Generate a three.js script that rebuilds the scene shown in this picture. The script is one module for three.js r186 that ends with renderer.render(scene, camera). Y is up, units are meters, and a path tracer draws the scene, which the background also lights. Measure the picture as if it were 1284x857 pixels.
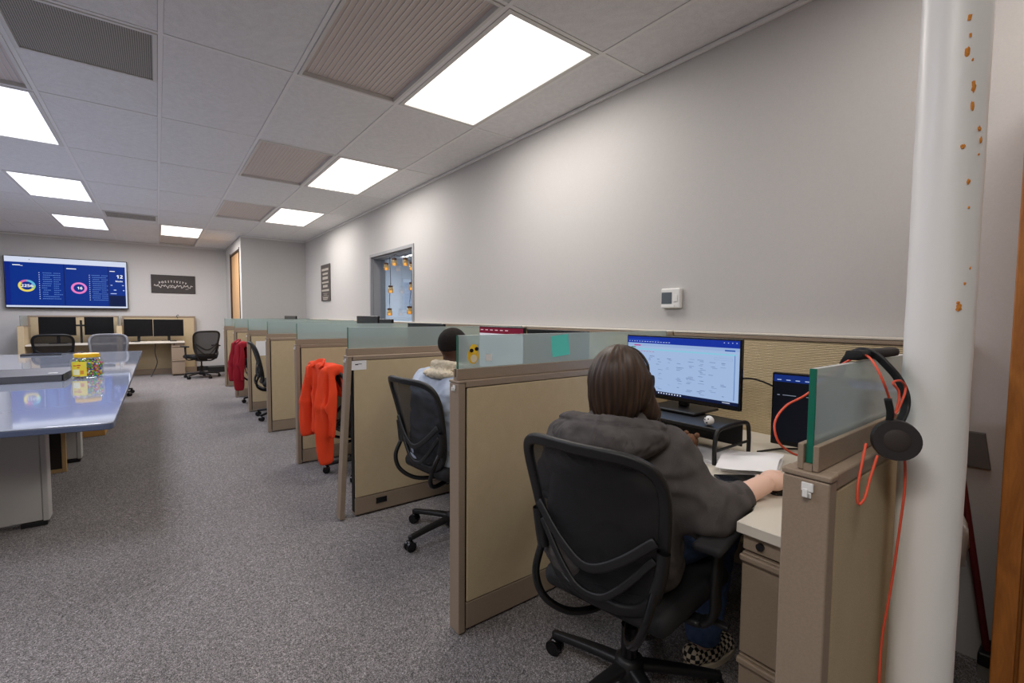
import * as THREE from 'three';
import { RectAreaLightUniformsLib } from 'three/addons/lights/RectAreaLightUniformsLib.js';
import { RoundedBoxGeometry } from 'three/addons/geometries/RoundedBoxGeometry.js';
import { MarchingCubes } from 'three/addons/objects/MarchingCubes.js';
import { mergeGeometries } from 'three/addons/utils/BufferGeometryUtils.js';
import { ImprovedNoise } from 'three/addons/math/ImprovedNoise.js';

// ------------------------------------------------------------------ camera, light, exposure
const EYE = 1.325;                 // camera height
const CEIL = 2.847;                // ceiling height
const scene = new THREE.Scene();
scene.background = new THREE.Color(0x0a0b0d);
const camera = new THREE.PerspectiveCamera(72.92, 1284 / 857, 0.05, 60);
camera.position.set(0, EYE, 0);
camera.up.set(0.02753791, 0.9984677, -0.04799917);
camera.lookAt(0.60719982, EYE - 0.05485177, -0.79265356);
const renderer = new THREE.WebGLRenderer({ antialias: true });
renderer.toneMapping = THREE.LinearToneMapping;
renderer.toneMappingExposure = 1.0;
renderer.shadowMap.enabled = true;
RectAreaLightUniformsLib.init();
const PANEL_LIGHT = 11.0;           // radiance of one ceiling light panel
const PANEL_GLOW = 2.2;            // how bright the panel's face looks
const COOL = 0xf0f2ff, NEUTRAL = 0xfff8f0;

// room: x to the right, y up, depth d away from the camera (three's z = -d)
const T = 0.678, GX = 0.055, GZ = 3.2425;          // ceiling grid module and origin
const WALL_X = 2.498, BACK = 12.887, LEFT_X = -5.2, FRONT = -3.6;
const JOG_X = 1.32, JOG_D = 10.42;

// ------------------------------------------------------------------ helpers
let seed = 7;
function rnd() { seed |= 0; seed = (seed + 0x6D2B79F5) | 0; let t = Math.imul(seed ^ (seed >>> 15), 1 | seed); t = (t + Math.imul(t ^ (t >>> 7), 61 | t)) ^ t; return ((t ^ (t >>> 14)) >>> 0) / 4294967296; }
const noise = new ImprovedNoise();
const V3 = (x, y, z) => new THREE.Vector3(x, y, z);
const W = (x, y, d) => new THREE.Vector3(x, y, -d);  // world point from depth
const names = {};
function numbered(n) { if (!(n in names)) { names[n] = 0; return n; } names[n]++; return n + '_' + String(names[n]).padStart(3, '0'); }

function plain(g) {
  let h = g.index ? g.toNonIndexed() : g;
  for (const k of Object.keys(h.attributes)) if (!['position', 'normal', 'uv'].includes(k)) h.deleteAttribute(k);
  if (!h.attributes.uv) h.setAttribute('uv', new THREE.BufferAttribute(new Float32Array(h.attributes.position.count * 2), 2));
  h.morphAttributes = {}; h.clearGroups();
  return h;
}
function boxUV(g) {                                  // uv in metres, by the face's main direction
  const p = g.attributes.position, n = p.count, uv = new Float32Array(n * 2);
  const a = V3(), b = V3(), c = V3(), e = V3(), f = V3();
  for (let i = 0; i < n; i += 3) {
    a.fromBufferAttribute(p, i); b.fromBufferAttribute(p, i + 1); c.fromBufferAttribute(p, i + 2);
    e.subVectors(b, a); f.subVectors(c, a); e.cross(f);
    const ax = Math.abs(e.x), ay = Math.abs(e.y), az = Math.abs(e.z);
    [a, b, c].forEach((q, k) => {
      const s = (i + k) * 2;
      if (ay >= ax && ay >= az) { uv[s] = q.x; uv[s + 1] = q.z; } else if (ax >= az) { uv[s] = q.z; uv[s + 1] = q.y; } else { uv[s] = q.x; uv[s + 1] = q.y; }
    });
  }
  g.setAttribute('uv', new THREE.BufferAttribute(uv, 2));
  return g;
}
function merge(list, keepUV) {
  const l = (Array.isArray(list) ? list : [list]).map(plain);
  const g = l.length > 1 ? mergeGeometries(l, false) : l[0];
  return keepUV ? g : boxUV(g);
}
function mesh(name, geos, mat, parent, keepUV) {
  const m = new THREE.Mesh(merge(geos, keepUV), mat);
  m.name = parent ? name : numbered(name); m.castShadow = true; m.receiveShadow = true;
  (parent || scene).add(m);
  return m;
}
function thing(name, label, category, x = 0, y = 0, d = 0, turn = 0, group) {
  const o = new THREE.Group(); o.name = numbered(name); scene.add(o);
  o.position.set(x, y, -d); o.rotation.y = turn;
  o.userData = { label, category }; if (group) o.userData.group = group;
  return o;
}
function tag(o, label, category, group) { o.userData = { label, category }; if (group) o.userData.group = group; return o; }
function structure(o) { o.userData.kind = 'structure'; return o; }
function shell(name) { const o = new THREE.Group(); o.name = numbered(name); scene.add(o); return structure(o); }
const turnTo = (fx, fd) => Math.atan2(-fx, fd);      // rotation.y that points local -z along (fx, depth fd)

// boxes: from two corners in local x, y, z
function box(x0, x1, y0, y1, z0, z1, r = 0, seg = 1) {
  const w = Math.abs(x1 - x0), h = Math.abs(y1 - y0), d = Math.abs(z1 - z0);
  const g = r > 0 ? new RoundedBoxGeometry(w, h, d, seg, Math.min(r, w * .49, h * .49, d * .49)) : new THREE.BoxGeometry(w, h, d);
  g.translate((x0 + x1) / 2, (y0 + y1) / 2, (z0 + z1) / 2);
  return g;
}
const boxD = (x0, x1, y0, y1, d0, d1, r, seg) => box(x0, x1, y0, y1, -d0, -d1, r, seg);
function cyl(a, b, r0, r1 = r0, seg = 16) {
  const v = b.clone().sub(a), g = new THREE.CylinderGeometry(r1, r0, v.length(), seg);
  g.applyQuaternion(new THREE.Quaternion().setFromUnitVectors(V3(0, 1, 0), v.clone().normalize()));
  const c = a.clone().add(b).multiplyScalar(.5); g.translate(c.x, c.y, c.z);
  return g;
}
function ball(c, r, ws = 16, hs = 12) { const g = new THREE.SphereGeometry(r, ws, hs); g.translate(c.x, c.y, c.z); return g; }
function tube(pts, r, seg = 32, rad = 8, closed = false) { return new THREE.TubeGeometry(new THREE.CatmullRomCurve3(pts, closed, 'centripetal'), seg, r, rad, closed); }
function lathe(pts, seg = 28) { return new THREE.LatheGeometry(pts.map(p => new THREE.Vector2(p[0], p[1])), seg); }
// a strap of rounded section: w across, t along the hint direction
function sweep(pts, w, t, hint = V3(0, 0, 1), seg = 40, closed = false, widthAt) {
  const cv = new THREE.CatmullRomCurve3(pts, closed, 'centripetal'), K = 10, pos = [], idx = [];
  const n = closed ? seg : seg + 1;
  for (let i = 0; i < n; i++) {
    const u = i / seg, p = cv.getPoint(u), tan = cv.getTangent(u);
    const h = typeof hint === 'function' ? hint(u) : hint;
    const B = tan.clone().cross(h).normalize(), N = B.clone().cross(tan).normalize();
    const ww = w * (widthAt ? widthAt(u) : 1);
    for (let k = 0; k < K; k++) {
      const a = k / K * Math.PI * 2, c = Math.cos(a), s = Math.sin(a);
      const cc = Math.sign(c) * Math.pow(Math.abs(c), .6) * ww / 2, ss = Math.sign(s) * Math.pow(Math.abs(s), .6) * t / 2;
      pos.push(p.x + B.x * cc + N.x * ss, p.y + B.y * cc + N.y * ss, p.z + B.z * cc + N.z * ss);
    }
  }
  const rows = closed ? n : n - 1;
  for (let i = 0; i < rows; i++) for (let k = 0; k < K; k++) {
    const a = i * K + k, b = i * K + (k + 1) % K, c = ((i + 1) % n) * K + k, d = ((i + 1) % n) * K + (k + 1) % K;
    idx.push(a, b, c, b, d, c);
  }
  if (!closed) { for (let k = 1; k < K - 1; k++) { idx.push(0, k + 1, k); const o = (n - 1) * K; idx.push(o, o + k, o + k + 1); } }
  const g = new THREE.BufferGeometry();
  g.setAttribute('position', new THREE.Float32BufferAttribute(pos, 3)); g.setIndex(idx); g.computeVertexNormals();
  return g;
}
// a plate with an outline in (x, y), extruded along z
function plate(pts, depth, bevel = 0.002) {
  const s = new THREE.Shape(pts.map(p => new THREE.Vector2(p[0], p[1])));
  return new THREE.ExtrudeGeometry(s, { depth, bevelEnabled: bevel > 0, bevelSize: bevel, bevelThickness: bevel, bevelSegments: 1, curveSegments: 8 });
}
function flatUV(w, h, seg = 1) { return new THREE.PlaneGeometry(w, h, seg, seg); }

// smooth solids from a distance field
const clamp = (x, a, b) => Math.min(b, Math.max(a, x));
const smin = (a, b, k) => { const h = Math.max(k - Math.abs(a - b), 0) / k; return Math.min(a, b) - h * h * k * .25; };
const smax = (a, b, k) => -smin(-a, -b, k);
function cap(p, a, b, ra, rb = ra) {
  const bx = b[0] - a[0], by = b[1] - a[1], bz = b[2] - a[2], px = p[0] - a[0], py = p[1] - a[1], pz = p[2] - a[2];
  const t = clamp((px * bx + py * by + pz * bz) / (bx * bx + by * by + bz * bz + 1e-9), 0, 1);
  return Math.hypot(px - bx * t, py - by * t, pz - bz * t) - (ra + (rb - ra) * t);
}
function ell(p, c, r) {
  const x = (p[0] - c[0]) / r[0], y = (p[1] - c[1]) / r[1], z = (p[2] - c[2]) / r[2], k = Math.hypot(x, y, z);
  return (k - 1) * Math.min(r[0], r[1], r[2]);
}
function solid(fn, lo, hi, cell) {
  const ext = Math.max(hi[0] - lo[0], hi[1] - lo[1], hi[2] - lo[2]), N = Math.ceil(ext / cell) + 4;
  const mc = new MarchingCubes(N, new THREE.MeshBasicMaterial(), false, false, 260000);
  const half = N / 2, sc = ext / 2 * (N / (N - 4)), cx = (lo[0] + hi[0]) / 2, cy = (lo[1] + hi[1]) / 2, cz = (lo[2] + hi[2]) / 2;
  const p = [0, 0, 0]; let q = 0;
  for (let k = 0; k < N; k++) for (let j = 0; j < N; j++) for (let i = 0; i < N; i++) {
    p[0] = cx + (i - half) / half * sc; p[1] = cy + (j - half) / half * sc; p[2] = cz + (k - half) / half * sc;
    mc.field[q++] = (p[0] < lo[0] - cell || p[0] > hi[0] + cell || p[1] < lo[1] - cell || p[1] > hi[1] + cell || p[2] < lo[2] - cell || p[2] > hi[2] + cell) ? -cell : -fn(p);
  }
  mc.isolation = 0; mc.update();
  const g = new THREE.BufferGeometry();
  const pos = mc.positionArray.slice(0, mc.count * 3), nor = mc.normalArray.slice(0, mc.count * 3);
  for (let i = 0; i < mc.count; i++) {
    pos[i * 3] = cx + pos[i * 3] * sc; pos[i * 3 + 1] = cy + pos[i * 3 + 1] * sc; pos[i * 3 + 2] = cz + pos[i * 3 + 2] * sc;
    const l = Math.hypot(nor[i * 3], nor[i * 3 + 1], nor[i * 3 + 2]) || 1; nor[i * 3] /= l; nor[i * 3 + 1] /= l; nor[i * 3 + 2] /= l;
  }
  g.setAttribute('position', new THREE.BufferAttribute(pos, 3)); g.setAttribute('normal', new THREE.BufferAttribute(nor, 3));
  return g;
}

// ------------------------------------------------------------------ textures
function noiseTexture(n, metres, fn, color = true) {
  const d = new Uint8Array(n * n * 4);
  for (let y = 0; y < n; y++) for (let x = 0; x < n; x++) { const c = fn(x, y, n), o = (y * n + x) * 4; d[o] = clamp(c[0], 0, 255); d[o + 1] = clamp(c[1], 0, 255); d[o + 2] = clamp(c[2], 0, 255); d[o + 3] = 255; }
  const t = new THREE.DataTexture(d, n, n); t.wrapS = t.wrapT = THREE.RepeatWrapping; t.magFilter = THREE.LinearFilter; t.minFilter = THREE.LinearMipmapLinearFilter; t.generateMipmaps = true;
  if (color) t.colorSpace = THREE.SRGBColorSpace; t.repeat.set(1 / metres, 1 / metres); t.needsUpdate = true;
  return t;
}
function tileNoise(x, y, n, f, z = 0) {               // periodic smooth noise, f cells across
  const a = x / n * Math.PI * 2, b = y / n * Math.PI * 2, r = f / (Math.PI * 2);
  return noise.noise(Math.cos(a) * r + 11.3 + z, Math.sin(a) * r + Math.cos(b) * r * .73 + 3.1, Math.sin(b) * r + 7.7 + z * .5);
}
function canvasTexture(w, h, draw) {
  const c = document.createElement('canvas'); c.width = w; c.height = h;
  draw(c.getContext('2d'), w, h);
  const t = new THREE.CanvasTexture(c); t.colorSpace = THREE.SRGBColorSpace; t.anisotropy = 8;
  return t;
}
const std = (o) => new THREE.MeshStandardMaterial(o);
const phy = (o) => new THREE.MeshPhysicalMaterial(o);

const carpetTex = noiseTexture(1024, 2.2, (x, y, n) => {
  const big = tileNoise(x, y, n, 5) * 5, r = rnd(), f = tileNoise(x, y, n, 220) * 26;
  let v = 122 + big + f + (r - .5) * 84; if (r > .9) v += 36; if (r < .1) v -= 34;
  return [v * 1.0, v * .965, v * .965];
});
const carpetBump = noiseTexture(512, 1.1, () => { const v = rnd() * 255; return [v, v, v]; }, false);
const tileTex = noiseTexture(512, 1.3, (x, y, n) => { const r = rnd(); const v = 226 + (r - .5) * 16 + tileNoise(x, y, n, 40) * 6 - (r > .985 ? 26 : 0); return [v, v, v * 1.005]; });
const wallTex = noiseTexture(512, 2.0, (x, y, n) => { const v = 194 + tileNoise(x, y, n, 60) * 1 + (rnd() - .5) * 4; return [v, v * .99, v * .985]; });
const fabricTex = noiseTexture(512, .35, (x, y, n) => { const wv = ((x >> 1) + (y >> 1)) % 2 ? 6 : -6; const v = wv + (rnd() - .5) * 26 + tileNoise(x, y, n, 8) * 3; return [188 + v, 170 + v, 138 + v * .9]; });
const ribTex = noiseTexture(256, .128, (x, y) => { const r = Math.sin(y / 256 * Math.PI * 2 * 16); const v = r * 17 + (rnd() - .5) * 20; return [204 + v, 186 + v, 150 + v]; });
const ribBump = noiseTexture(256, .128, (x, y) => { const v = 128 + 127 * Math.sin(y / 256 * Math.PI * 2 * 16); return [v, v, v]; }, false);
const metalTex = noiseTexture(256, .5, () => { const v = (rnd() - .5) * 9; return [150 + v, 133 + v, 115 + v]; });
const woodTex = noiseTexture(512, .6, (x, y, n) => { const g = Math.sin((x / n) * 60 + tileNoise(x, y, n, 4) * 5 + Math.sin(y / n * 6.283) * 1.2) * 9 + tileNoise(x * 6, y, n, 20) * 12 + (rnd() - .5) * 8; return [172 + g, 107 + g * .8, 46 + g * .5]; });
const paleWoodTex = noiseTexture(256, .6, (x, y, n) => { const g = Math.sin((x / n) * 50 + tileNoise(x, y, n, 4) * 5) * 6 + (rnd() - .5) * 6; return [198 + g, 158 + g, 112 + g * .8]; });
const denimTex = noiseTexture(256, .12, (x, y, n) => { const w = ((x + y) % 5 < 2 ? 10 : -6) + (rnd() - .5) * 24 + tileNoise(x, y, n, 6) * 14; return [66 + w, 88 + w, 126 + w]; });
const paleDenimTex = noiseTexture(256, .2, (x, y, n) => { const w = ((x + y) % 5 < 2 ? 6 : -4) + (rnd() - .5) * 14 + tileNoise(x, y, n, 5) * 16; return [174 + w, 185 + w, 203 + w]; });
const hoodieTex = noiseTexture(256, .2, (x, y, n) => { const w = (rnd() - .5) * 14 + tileNoise(x, y, n, 6) * 12; return [76 + w, 72 + w, 72 + w]; });
const grilleTex = noiseTexture(256, .16, (x, y) => { const a = x % 16 - 8, b = y % 16 - 8; const h = a * a + b * b < 30; const v = (h ? 78 : 170) + (rnd() - .5) * 20; return [v, v * .97, v * .93]; });
const checkerTex = noiseTexture(64, .06, (x, y) => { const c = ((x >> 4) + (y >> 4)) % 2; return c ? [214, 200, 178] : [28, 26, 26]; });

// ------------------------------------------------------------------ materials
const M = {
  carpet: std({ map: carpetTex, bumpMap: carpetBump, bumpScale: .004, roughness: 1 }),
  tile: std({ map: tileTex, roughness: .95 }),
  tee: std({ color: 0xe8e7e7, roughness: .9 }),
  plenum: std({ color: 0x3a3a3c, roughness: 1 }),
  wall: std({ map: wallTex, roughness: .95 }),
  trimWhite: std({ color: 0xd4d2cf, roughness: .45 }),
  blackTrim: std({ color: 0x17171a, roughness: .5 }),
  fabric: std({ map: fabricTex, roughness: .95 }),
  rib: std({ map: ribTex, bumpMap: ribBump, bumpScale: .003, roughness: .95 }),
  frame: std({ map: metalTex, roughness: .5, metalness: .15 }),
  gap: std({ color: 0x141210, roughness: .9 }),
  frosted: phy({ color: 0xd4dedd, transmission: .94, thickness: 0, roughness: .52, ior: 1.45 }),
  glassEdge: phy({ color: 0x1d7a63, roughness: .15, transmission: .25, thickness: 0 }),
  clear: phy({ color: 0xf2f7fa, transmission: 1, thickness: 0, roughness: .03 }),
  black: std({ color: 0x141416, roughness: .5 }),
  blackSoft: std({ color: 0x17171a, roughness: .8 }),
  blackGloss: std({ color: 0x0d0d0f, roughness: .25 }),
  chrome: std({ color: 0xb8b8ba, roughness: .25, metalness: 1 }),
  meshBlack: std({ color: 0x16161a, roughness: .8, transparent: true, opacity: .84, side: THREE.DoubleSide }),
  meshGrey: std({ color: 0x57575c, roughness: .8, transparent: true, opacity: .92, side: THREE.DoubleSide }),
  greyFrame: std({ color: 0x77777c, roughness: .4, metalness: .3 }),
  desk: std({ color: 0xd2ccc0, roughness: .45 }),
  paper: std({ color: 0xe4e4e6, roughness: .9 }),
  white: std({ color: 0xe2e2e0, roughness: .5 }),
  wood: std({ map: woodTex, roughness: .42 }),
  paleWood: std({ map: paleWoodTex, roughness: .5 }),
  tableTop: phy({ color: 0xb9c1d3, roughness: .06, clearcoat: .7, clearcoatRoughness: .04 }),
  tableEdge: std({ color: 0x56617c, roughness: .4 }),
  tableLeg: std({ color: 0xb5b3b0, roughness: .7 }),
  skinA: std({ color: 0xe2bba8, roughness: .6 }),
  skinB: std({ color: 0x4c2f22, roughness: .6 }),
  hoodie: std({ map: hoodieTex, roughness: 1 }),
  denim: std({ map: denimTex, roughness: .95 }),
  paleDenim: std({ map: paleDenimTex, roughness: .95 }),
  sherpa: std({ color: 0xcfc4ae, roughness: 1 }),
  grille: std({ map: grilleTex, roughness: .7 }),
  orange: std({ color: 0xe8451c, roughness: .9 }),
  red: std({ color: 0x9c1226, roughness: .9 }),
  orangeCord: std({ color: 0xe2553a, roughness: .55 }),
  lens: std({ color: 0xd0c3bc, roughness: .5 }),
  pipe: std({ color: 0xf0efed, roughness: .38 }),
  baseMetal: std({ color: 0x2a2a2c, roughness: .4, metalness: .4 }),
};

// ------------------------------------------------------------------ floor and walls
{
  const f = structure(mesh('floor', boxD(LEFT_X - .2, WALL_X + .2, -.12, 0, FRONT - .2, BACK + .2), M.carpet));
  // the wall on the right has a window opening
  const w0 = 5.26, w1 = 6.66, wy0 = 1.02, wy1 = 2.17, th = .22;
  structure(mesh('wall_right', [
    boxD(WALL_X, WALL_X + th, 0, CEIL + .1, FRONT - .2, w0), boxD(WALL_X, WALL_X + th, 0, CEIL + .1, w1, BACK + .2),
    boxD(WALL_X, WALL_X + th, 0, wy0, w0, w1), boxD(WALL_X, WALL_X + th, wy1, CEIL + .1, w0, w1)], M.wall));
  structure(mesh('wall_back', boxD(LEFT_X - .2, WALL_X + .2, 0, CEIL + .1, BACK, BACK + .2), M.wall));
  structure(mesh('wall_left', boxD(LEFT_X - .2, LEFT_X, 0, CEIL + .1, FRONT, BACK), M.wall));
  structure(mesh('wall_front', boxD(LEFT_X - .2, WALL_X, 0, CEIL + .1, FRONT - .2, FRONT), M.wall));
  // boxed-out closet in the far right corner, with a door in its side
  const d0 = 10.62, d1 = 12.05, dh = 2.62;
  structure(mesh('wall_closet', [
    boxD(JOG_X, WALL_X, 0, CEIL + .1, JOG_D, JOG_D + .12), boxD(JOG_X, JOG_X + .1, 0, CEIL + .1, JOG_D + .1205, d0),
    boxD(JOG_X, JOG_X + .1, 0, CEIL + .1, d1, BACK), boxD(JOG_X, JOG_X + .1, dh, CEIL + .1, d0, d1)], M.wall));
  const dr = shell('door_1');
  mesh('casing', [boxD(JOG_X - .012, JOG_X + .09, 0, dh + .03, d0, d0 + .035), boxD(JOG_X - .012, JOG_X + .09, 0, dh + .03, d1 - .035, d1), boxD(JOG_X - .012, JOG_X + .09, dh - .03, dh, d0, d1)], std({ color: 0x3b2a1d, roughness: .5 }), dr);
  const mid = (d0 + d1) / 2;
  for (const [a, b, k] of [[d0 + .037, mid - .004, 1], [mid + .004, d1 - .037, -1]]) {
    const leaf = mesh('door_leaf', boxD(JOG_X + .02, JOG_X + .06, .01, dh - .032, a, b, .003), M.paleWood, dr);
    const kd = k > 0 ? b - .06 : a + .06;
    mesh('knob', [cyl(W(JOG_X + .02, 1.15, kd), W(JOG_X - .02, 1.15, kd), .012), ball(W(JOG_X - .035, 1.15, kd), .026)], M.chrome, leaf);
  }
  structure(mesh('baseboard_back', boxD(.69, JOG_X, 0, .11, BACK - .015, BACK, .003), M.blackTrim));
  structure(mesh('baseboard_closet', boxD(JOG_X - .014, JOG_X, 0, .11, JOG_D, d0 - .005, .003), M.blackTrim));
  structure(mesh('baseboard_left', boxD(LEFT_X, LEFT_X + .015, 0, .1, FRONT, BACK - .02, .003), M.blackTrim));
  structure(mesh('baseboard_front', boxD(LEFT_X + .02, WALL_X - .02, 0, .1, FRONT, FRONT + .015, .003), M.blackTrim));
  structure(mesh('baseboard_right', boxD(WALL_X - .015, WALL_X, 0, .1, FRONT + .02, .25, .003), M.blackTrim));
  structure(mesh('trim_1', boxD(WALL_X - .02, WALL_X, CEIL - .025, CEIL - .001, FRONT, JOG_D, .003), M.tee));
  structure(mesh('trim_2', boxD(LEFT_X, JOG_X, CEIL - .025, CEIL - .001, BACK - .02, BACK, .003), M.tee));
  structure(mesh('trim_3', boxD(JOG_X, WALL_X - .02, CEIL - .025, CEIL - .001, JOG_D - .02, JOG_D, .003), M.tee));

  // window to the next room
  const wn = shell('window_1');
  const grey = std({ color: 0x8f9094, roughness: .45, metalness: .2 });
  mesh('window_frame', [
    boxD(WALL_X - .012, WALL_X + .03, wy0 - .02, wy1 + .03, w0 - .03, w0 + .012, .003), boxD(WALL_X - .012, WALL_X + .03, wy0 - .02, wy1 + .03, w1 - .012, w1 + .03, .003),
    boxD(WALL_X - .012, WALL_X + .03, wy1 - .012, wy1 + .03, w0 + .012, w1 - .012, .003), boxD(WALL_X - .012, WALL_X + .03, wy0 - .03, wy0 + .01, w0 + .012, w1 - .012, .003)], grey, wn);
  mesh('jamb', [boxD(WALL_X + .03, WALL_X + .2, wy0 + .01, wy1 - .012, w1 - .02, w1), boxD(WALL_X + .03, WALL_X + .2, wy0 + .01, wy1 - .012, w0, w0 + .02),
    boxD(WALL_X + .03, WALL_X + .2, wy1 - .03, wy1 - .012, w0 + .02, w1 - .02), boxD(WALL_X + .03, WALL_X + .2, wy0 + .01, wy0 + .03, w0 + .02, w1 - .02)], grey, wn);
  mesh('pane', boxD(WALL_X + .13, WALL_X + .136, wy0 + .03, wy1 - .03, w0 + .02, w1 - .02), M.clear, wn);
  // the next room, seen through the window
  const bluish = std({ color: 0xccd3da, roughness: .8 });
  structure(mesh('wall_next_room', [boxD(5.6, 5.7, 0, CEIL, 4, 12), boxD(WALL_X + .23, 5.6, 0, CEIL, 11.9, 12), boxD(WALL_X + .23, 5.6, 0, CEIL, 4, 4.1)], bluish));
  structure(mesh('floor_next_room', boxD(WALL_X + .22, 5.7, -.12, 0, 4, 12), M.carpet));
  structure(mesh('ceiling_next_room', boxD(WALL_X + .22, 5.7, CEIL, CEIL + .1, 4, 12), M.tile));
  const nd = shell('door_2');
  mesh('casing', [boxD(5.56, 5.6, 0, 2.16, 10.1, 10.2), boxD(5.56, 5.6, 0, 2.16, 11.3, 11.4), boxD(5.56, 5.6, 2.06, 2.2, 10.1, 11.4)], std({ color: 0xdfe6ee, roughness: .5 }), nd);
  mesh('door_leaf', boxD(5.575, 5.6, 0, 2.06, 10.2, 11.3), std({ color: 0x9fb0c4, roughness: .5 }), nd);
}

// ------------------------------------------------------------------ ceiling lights and grid
const cellX = i => GX + i * T, cellD = j => GZ + j * 2 * T;
const taken = new Set();
function ceilingLight(i, j, label, color, glow = 1) {
  taken.add(i + ',' + j);
  const x = cellX(i + .5), d = cellD(j + .5);
  const t = thing('ceiling_light', label, 'ceiling light', x, CEIL, d);
  const hw = T / 2 - .014, hd = T - .014, e = .03;
  mesh('frame', [box(-hw, -hw + e, -.004, .04, -hd, hd, .002), box(hw - e, hw, -.004, .04, -hd, hd, .002), box(-hw + e, hw - e, -.004, .04, -hd, -hd + e, .002), box(-hw + e, hw - e, -.004, .04, hd - e, hd, .002)], M.trimWhite, t);
  mesh('diffuser', box(-hw + e, hw - e, .004, .012, -hd + e, hd - e), std({ color: 0xf4f4f4, emissive: color, emissiveIntensity: PANEL_GLOW, roughness: .6 }), t);
  mesh('housing', box(-hw, hw, .041, .08, -hd, hd), M.trimWhite, t);
  const l = new THREE.RectAreaLight(color, PANEL_LIGHT * glow, (hw - e) * 2, (hd - e) * 2);
  l.position.set(0, -.012, 0); l.rotation.x = -Math.PI / 2; t.add(l); l.name = 'panel_light';
}
function unlitLens(i, j, label) {
  taken.add(i + ',' + j);
  const x = cellX(i + .5), d = cellD(j + .5), t = thing('unlit_ceiling_fixture', label, 'light fixture', x, CEIL, d, 0, 'unlit ribbed ceiling fixtures');
  const hw = T / 2 - .014, hd = T - .014, e = .022;
  mesh('frame', [box(-hw, -hw + e, -.006, .05, -hd, hd, .003), box(hw - e, hw, -.006, .05, -hd, hd, .003), box(-hw + e, hw - e, -.006, .05, -hd, -hd + e, .003), box(-hw + e, hw - e, -.006, .05, hd - e, hd, .003)], M.trimWhite, t);
  const lens = mesh('lens', box(-hw + e, hw - e, .022, .03, -hd + e, hd - e), M.lens, t);
  const n = 20, w = (hw - e) * 2;
  for (let k = 1; k < n; k++) { const xx = -hw + e + w * k / n; mesh('rib', box(xx - .003, xx + .003, .0185, .0218, -hd + e, hd - e, .002), M.trimWhite, lens); }
  mesh('housing', box(-hw, hw, .05, .09, -hd, hd), M.trimWhite, t);
}
ceilingLight(2, -1, 'large lit white light panel beside the front end of the long white wall', NEUTRAL, .8);
ceilingLight(2, 1, 'lit white light panel in the middle of the row along the white wall', NEUTRAL, .9);
ceilingLight(2, 3, 'lit white light panel farthest along the white wall, before the closet corner', NEUTRAL, .95);
ceilingLight(-2, 1, 'lit white light panel over the near half of the conference table', COOL);
ceilingLight(-2, 3, 'lit white light panel over the middle of the conference table', COOL);
ceilingLight(-2, 5, 'lit white light panel above the far end of the conference table', COOL, 1.9);
ceilingLight(0, 5, 'small-looking lit white light panel between the wall sign and the closet', NEUTRAL, 2.1);
ceilingLight(-5, 1, 'lit white light panel on the far side of the conference table, near half', COOL);
ceilingLight(-5, 4, 'lit white light panel on the far side of the conference table, far half', COOL);
ceilingLight(2, -3, 'lit white light panel at the start of the long white wall, behind the column', NEUTRAL, .45);
ceilingLight(-2, -3, 'lit white light panel over the open carpet behind the near partition', NEUTRAL, 1.6);
ceilingLight(-2, -1, 'lit white light panel above the open carpet in front of the table', COOL);
unlitLens(1, -1, 'large unlit ribbed fixture next to the largest lit panel by the wall');
unlitLens(1, 1, 'unlit ribbed fixture next to the middle lit panel along the wall');
unlitLens(1, 3, 'unlit ribbed fixture next to the lit panel before the closet corner');
unlitLens(-2, 0, 'unlit ribbed fixture touching the lit panel over the near half of the table');
unlitLens(0, 6, 'unlit ribbed fixture against the back wall above the dark wall sign');
function grille(i, j, half, label) {
  const x = cellX(i + .5), d0 = cellD(j) + .012, d1 = cellD(j) + T * half - .006;
  const t = thing('air_return_grille', label, 'air vent', x, CEIL, (d0 + d1) / 2, 0);
  const hw = T / 2 - .014, hd = (d1 - d0) / 2, e = .022;
  mesh('frame', [box(-hw, -hw + e, -.006, .03, -hd, hd, .002), box(hw - e, hw, -.006, .03, -hd, hd, .002), box(-hw + e, hw - e, -.006, .03, -hd, -hd + e, .002), box(-hw + e, hw - e, -.006, .03, hd - e, hd, .002)], M.trimWhite, t);
  mesh('perforated_face', box(-hw + e, hw - e, .002, .006, -hd + e, hd - e), M.grille, t);
  return d1;
}
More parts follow.
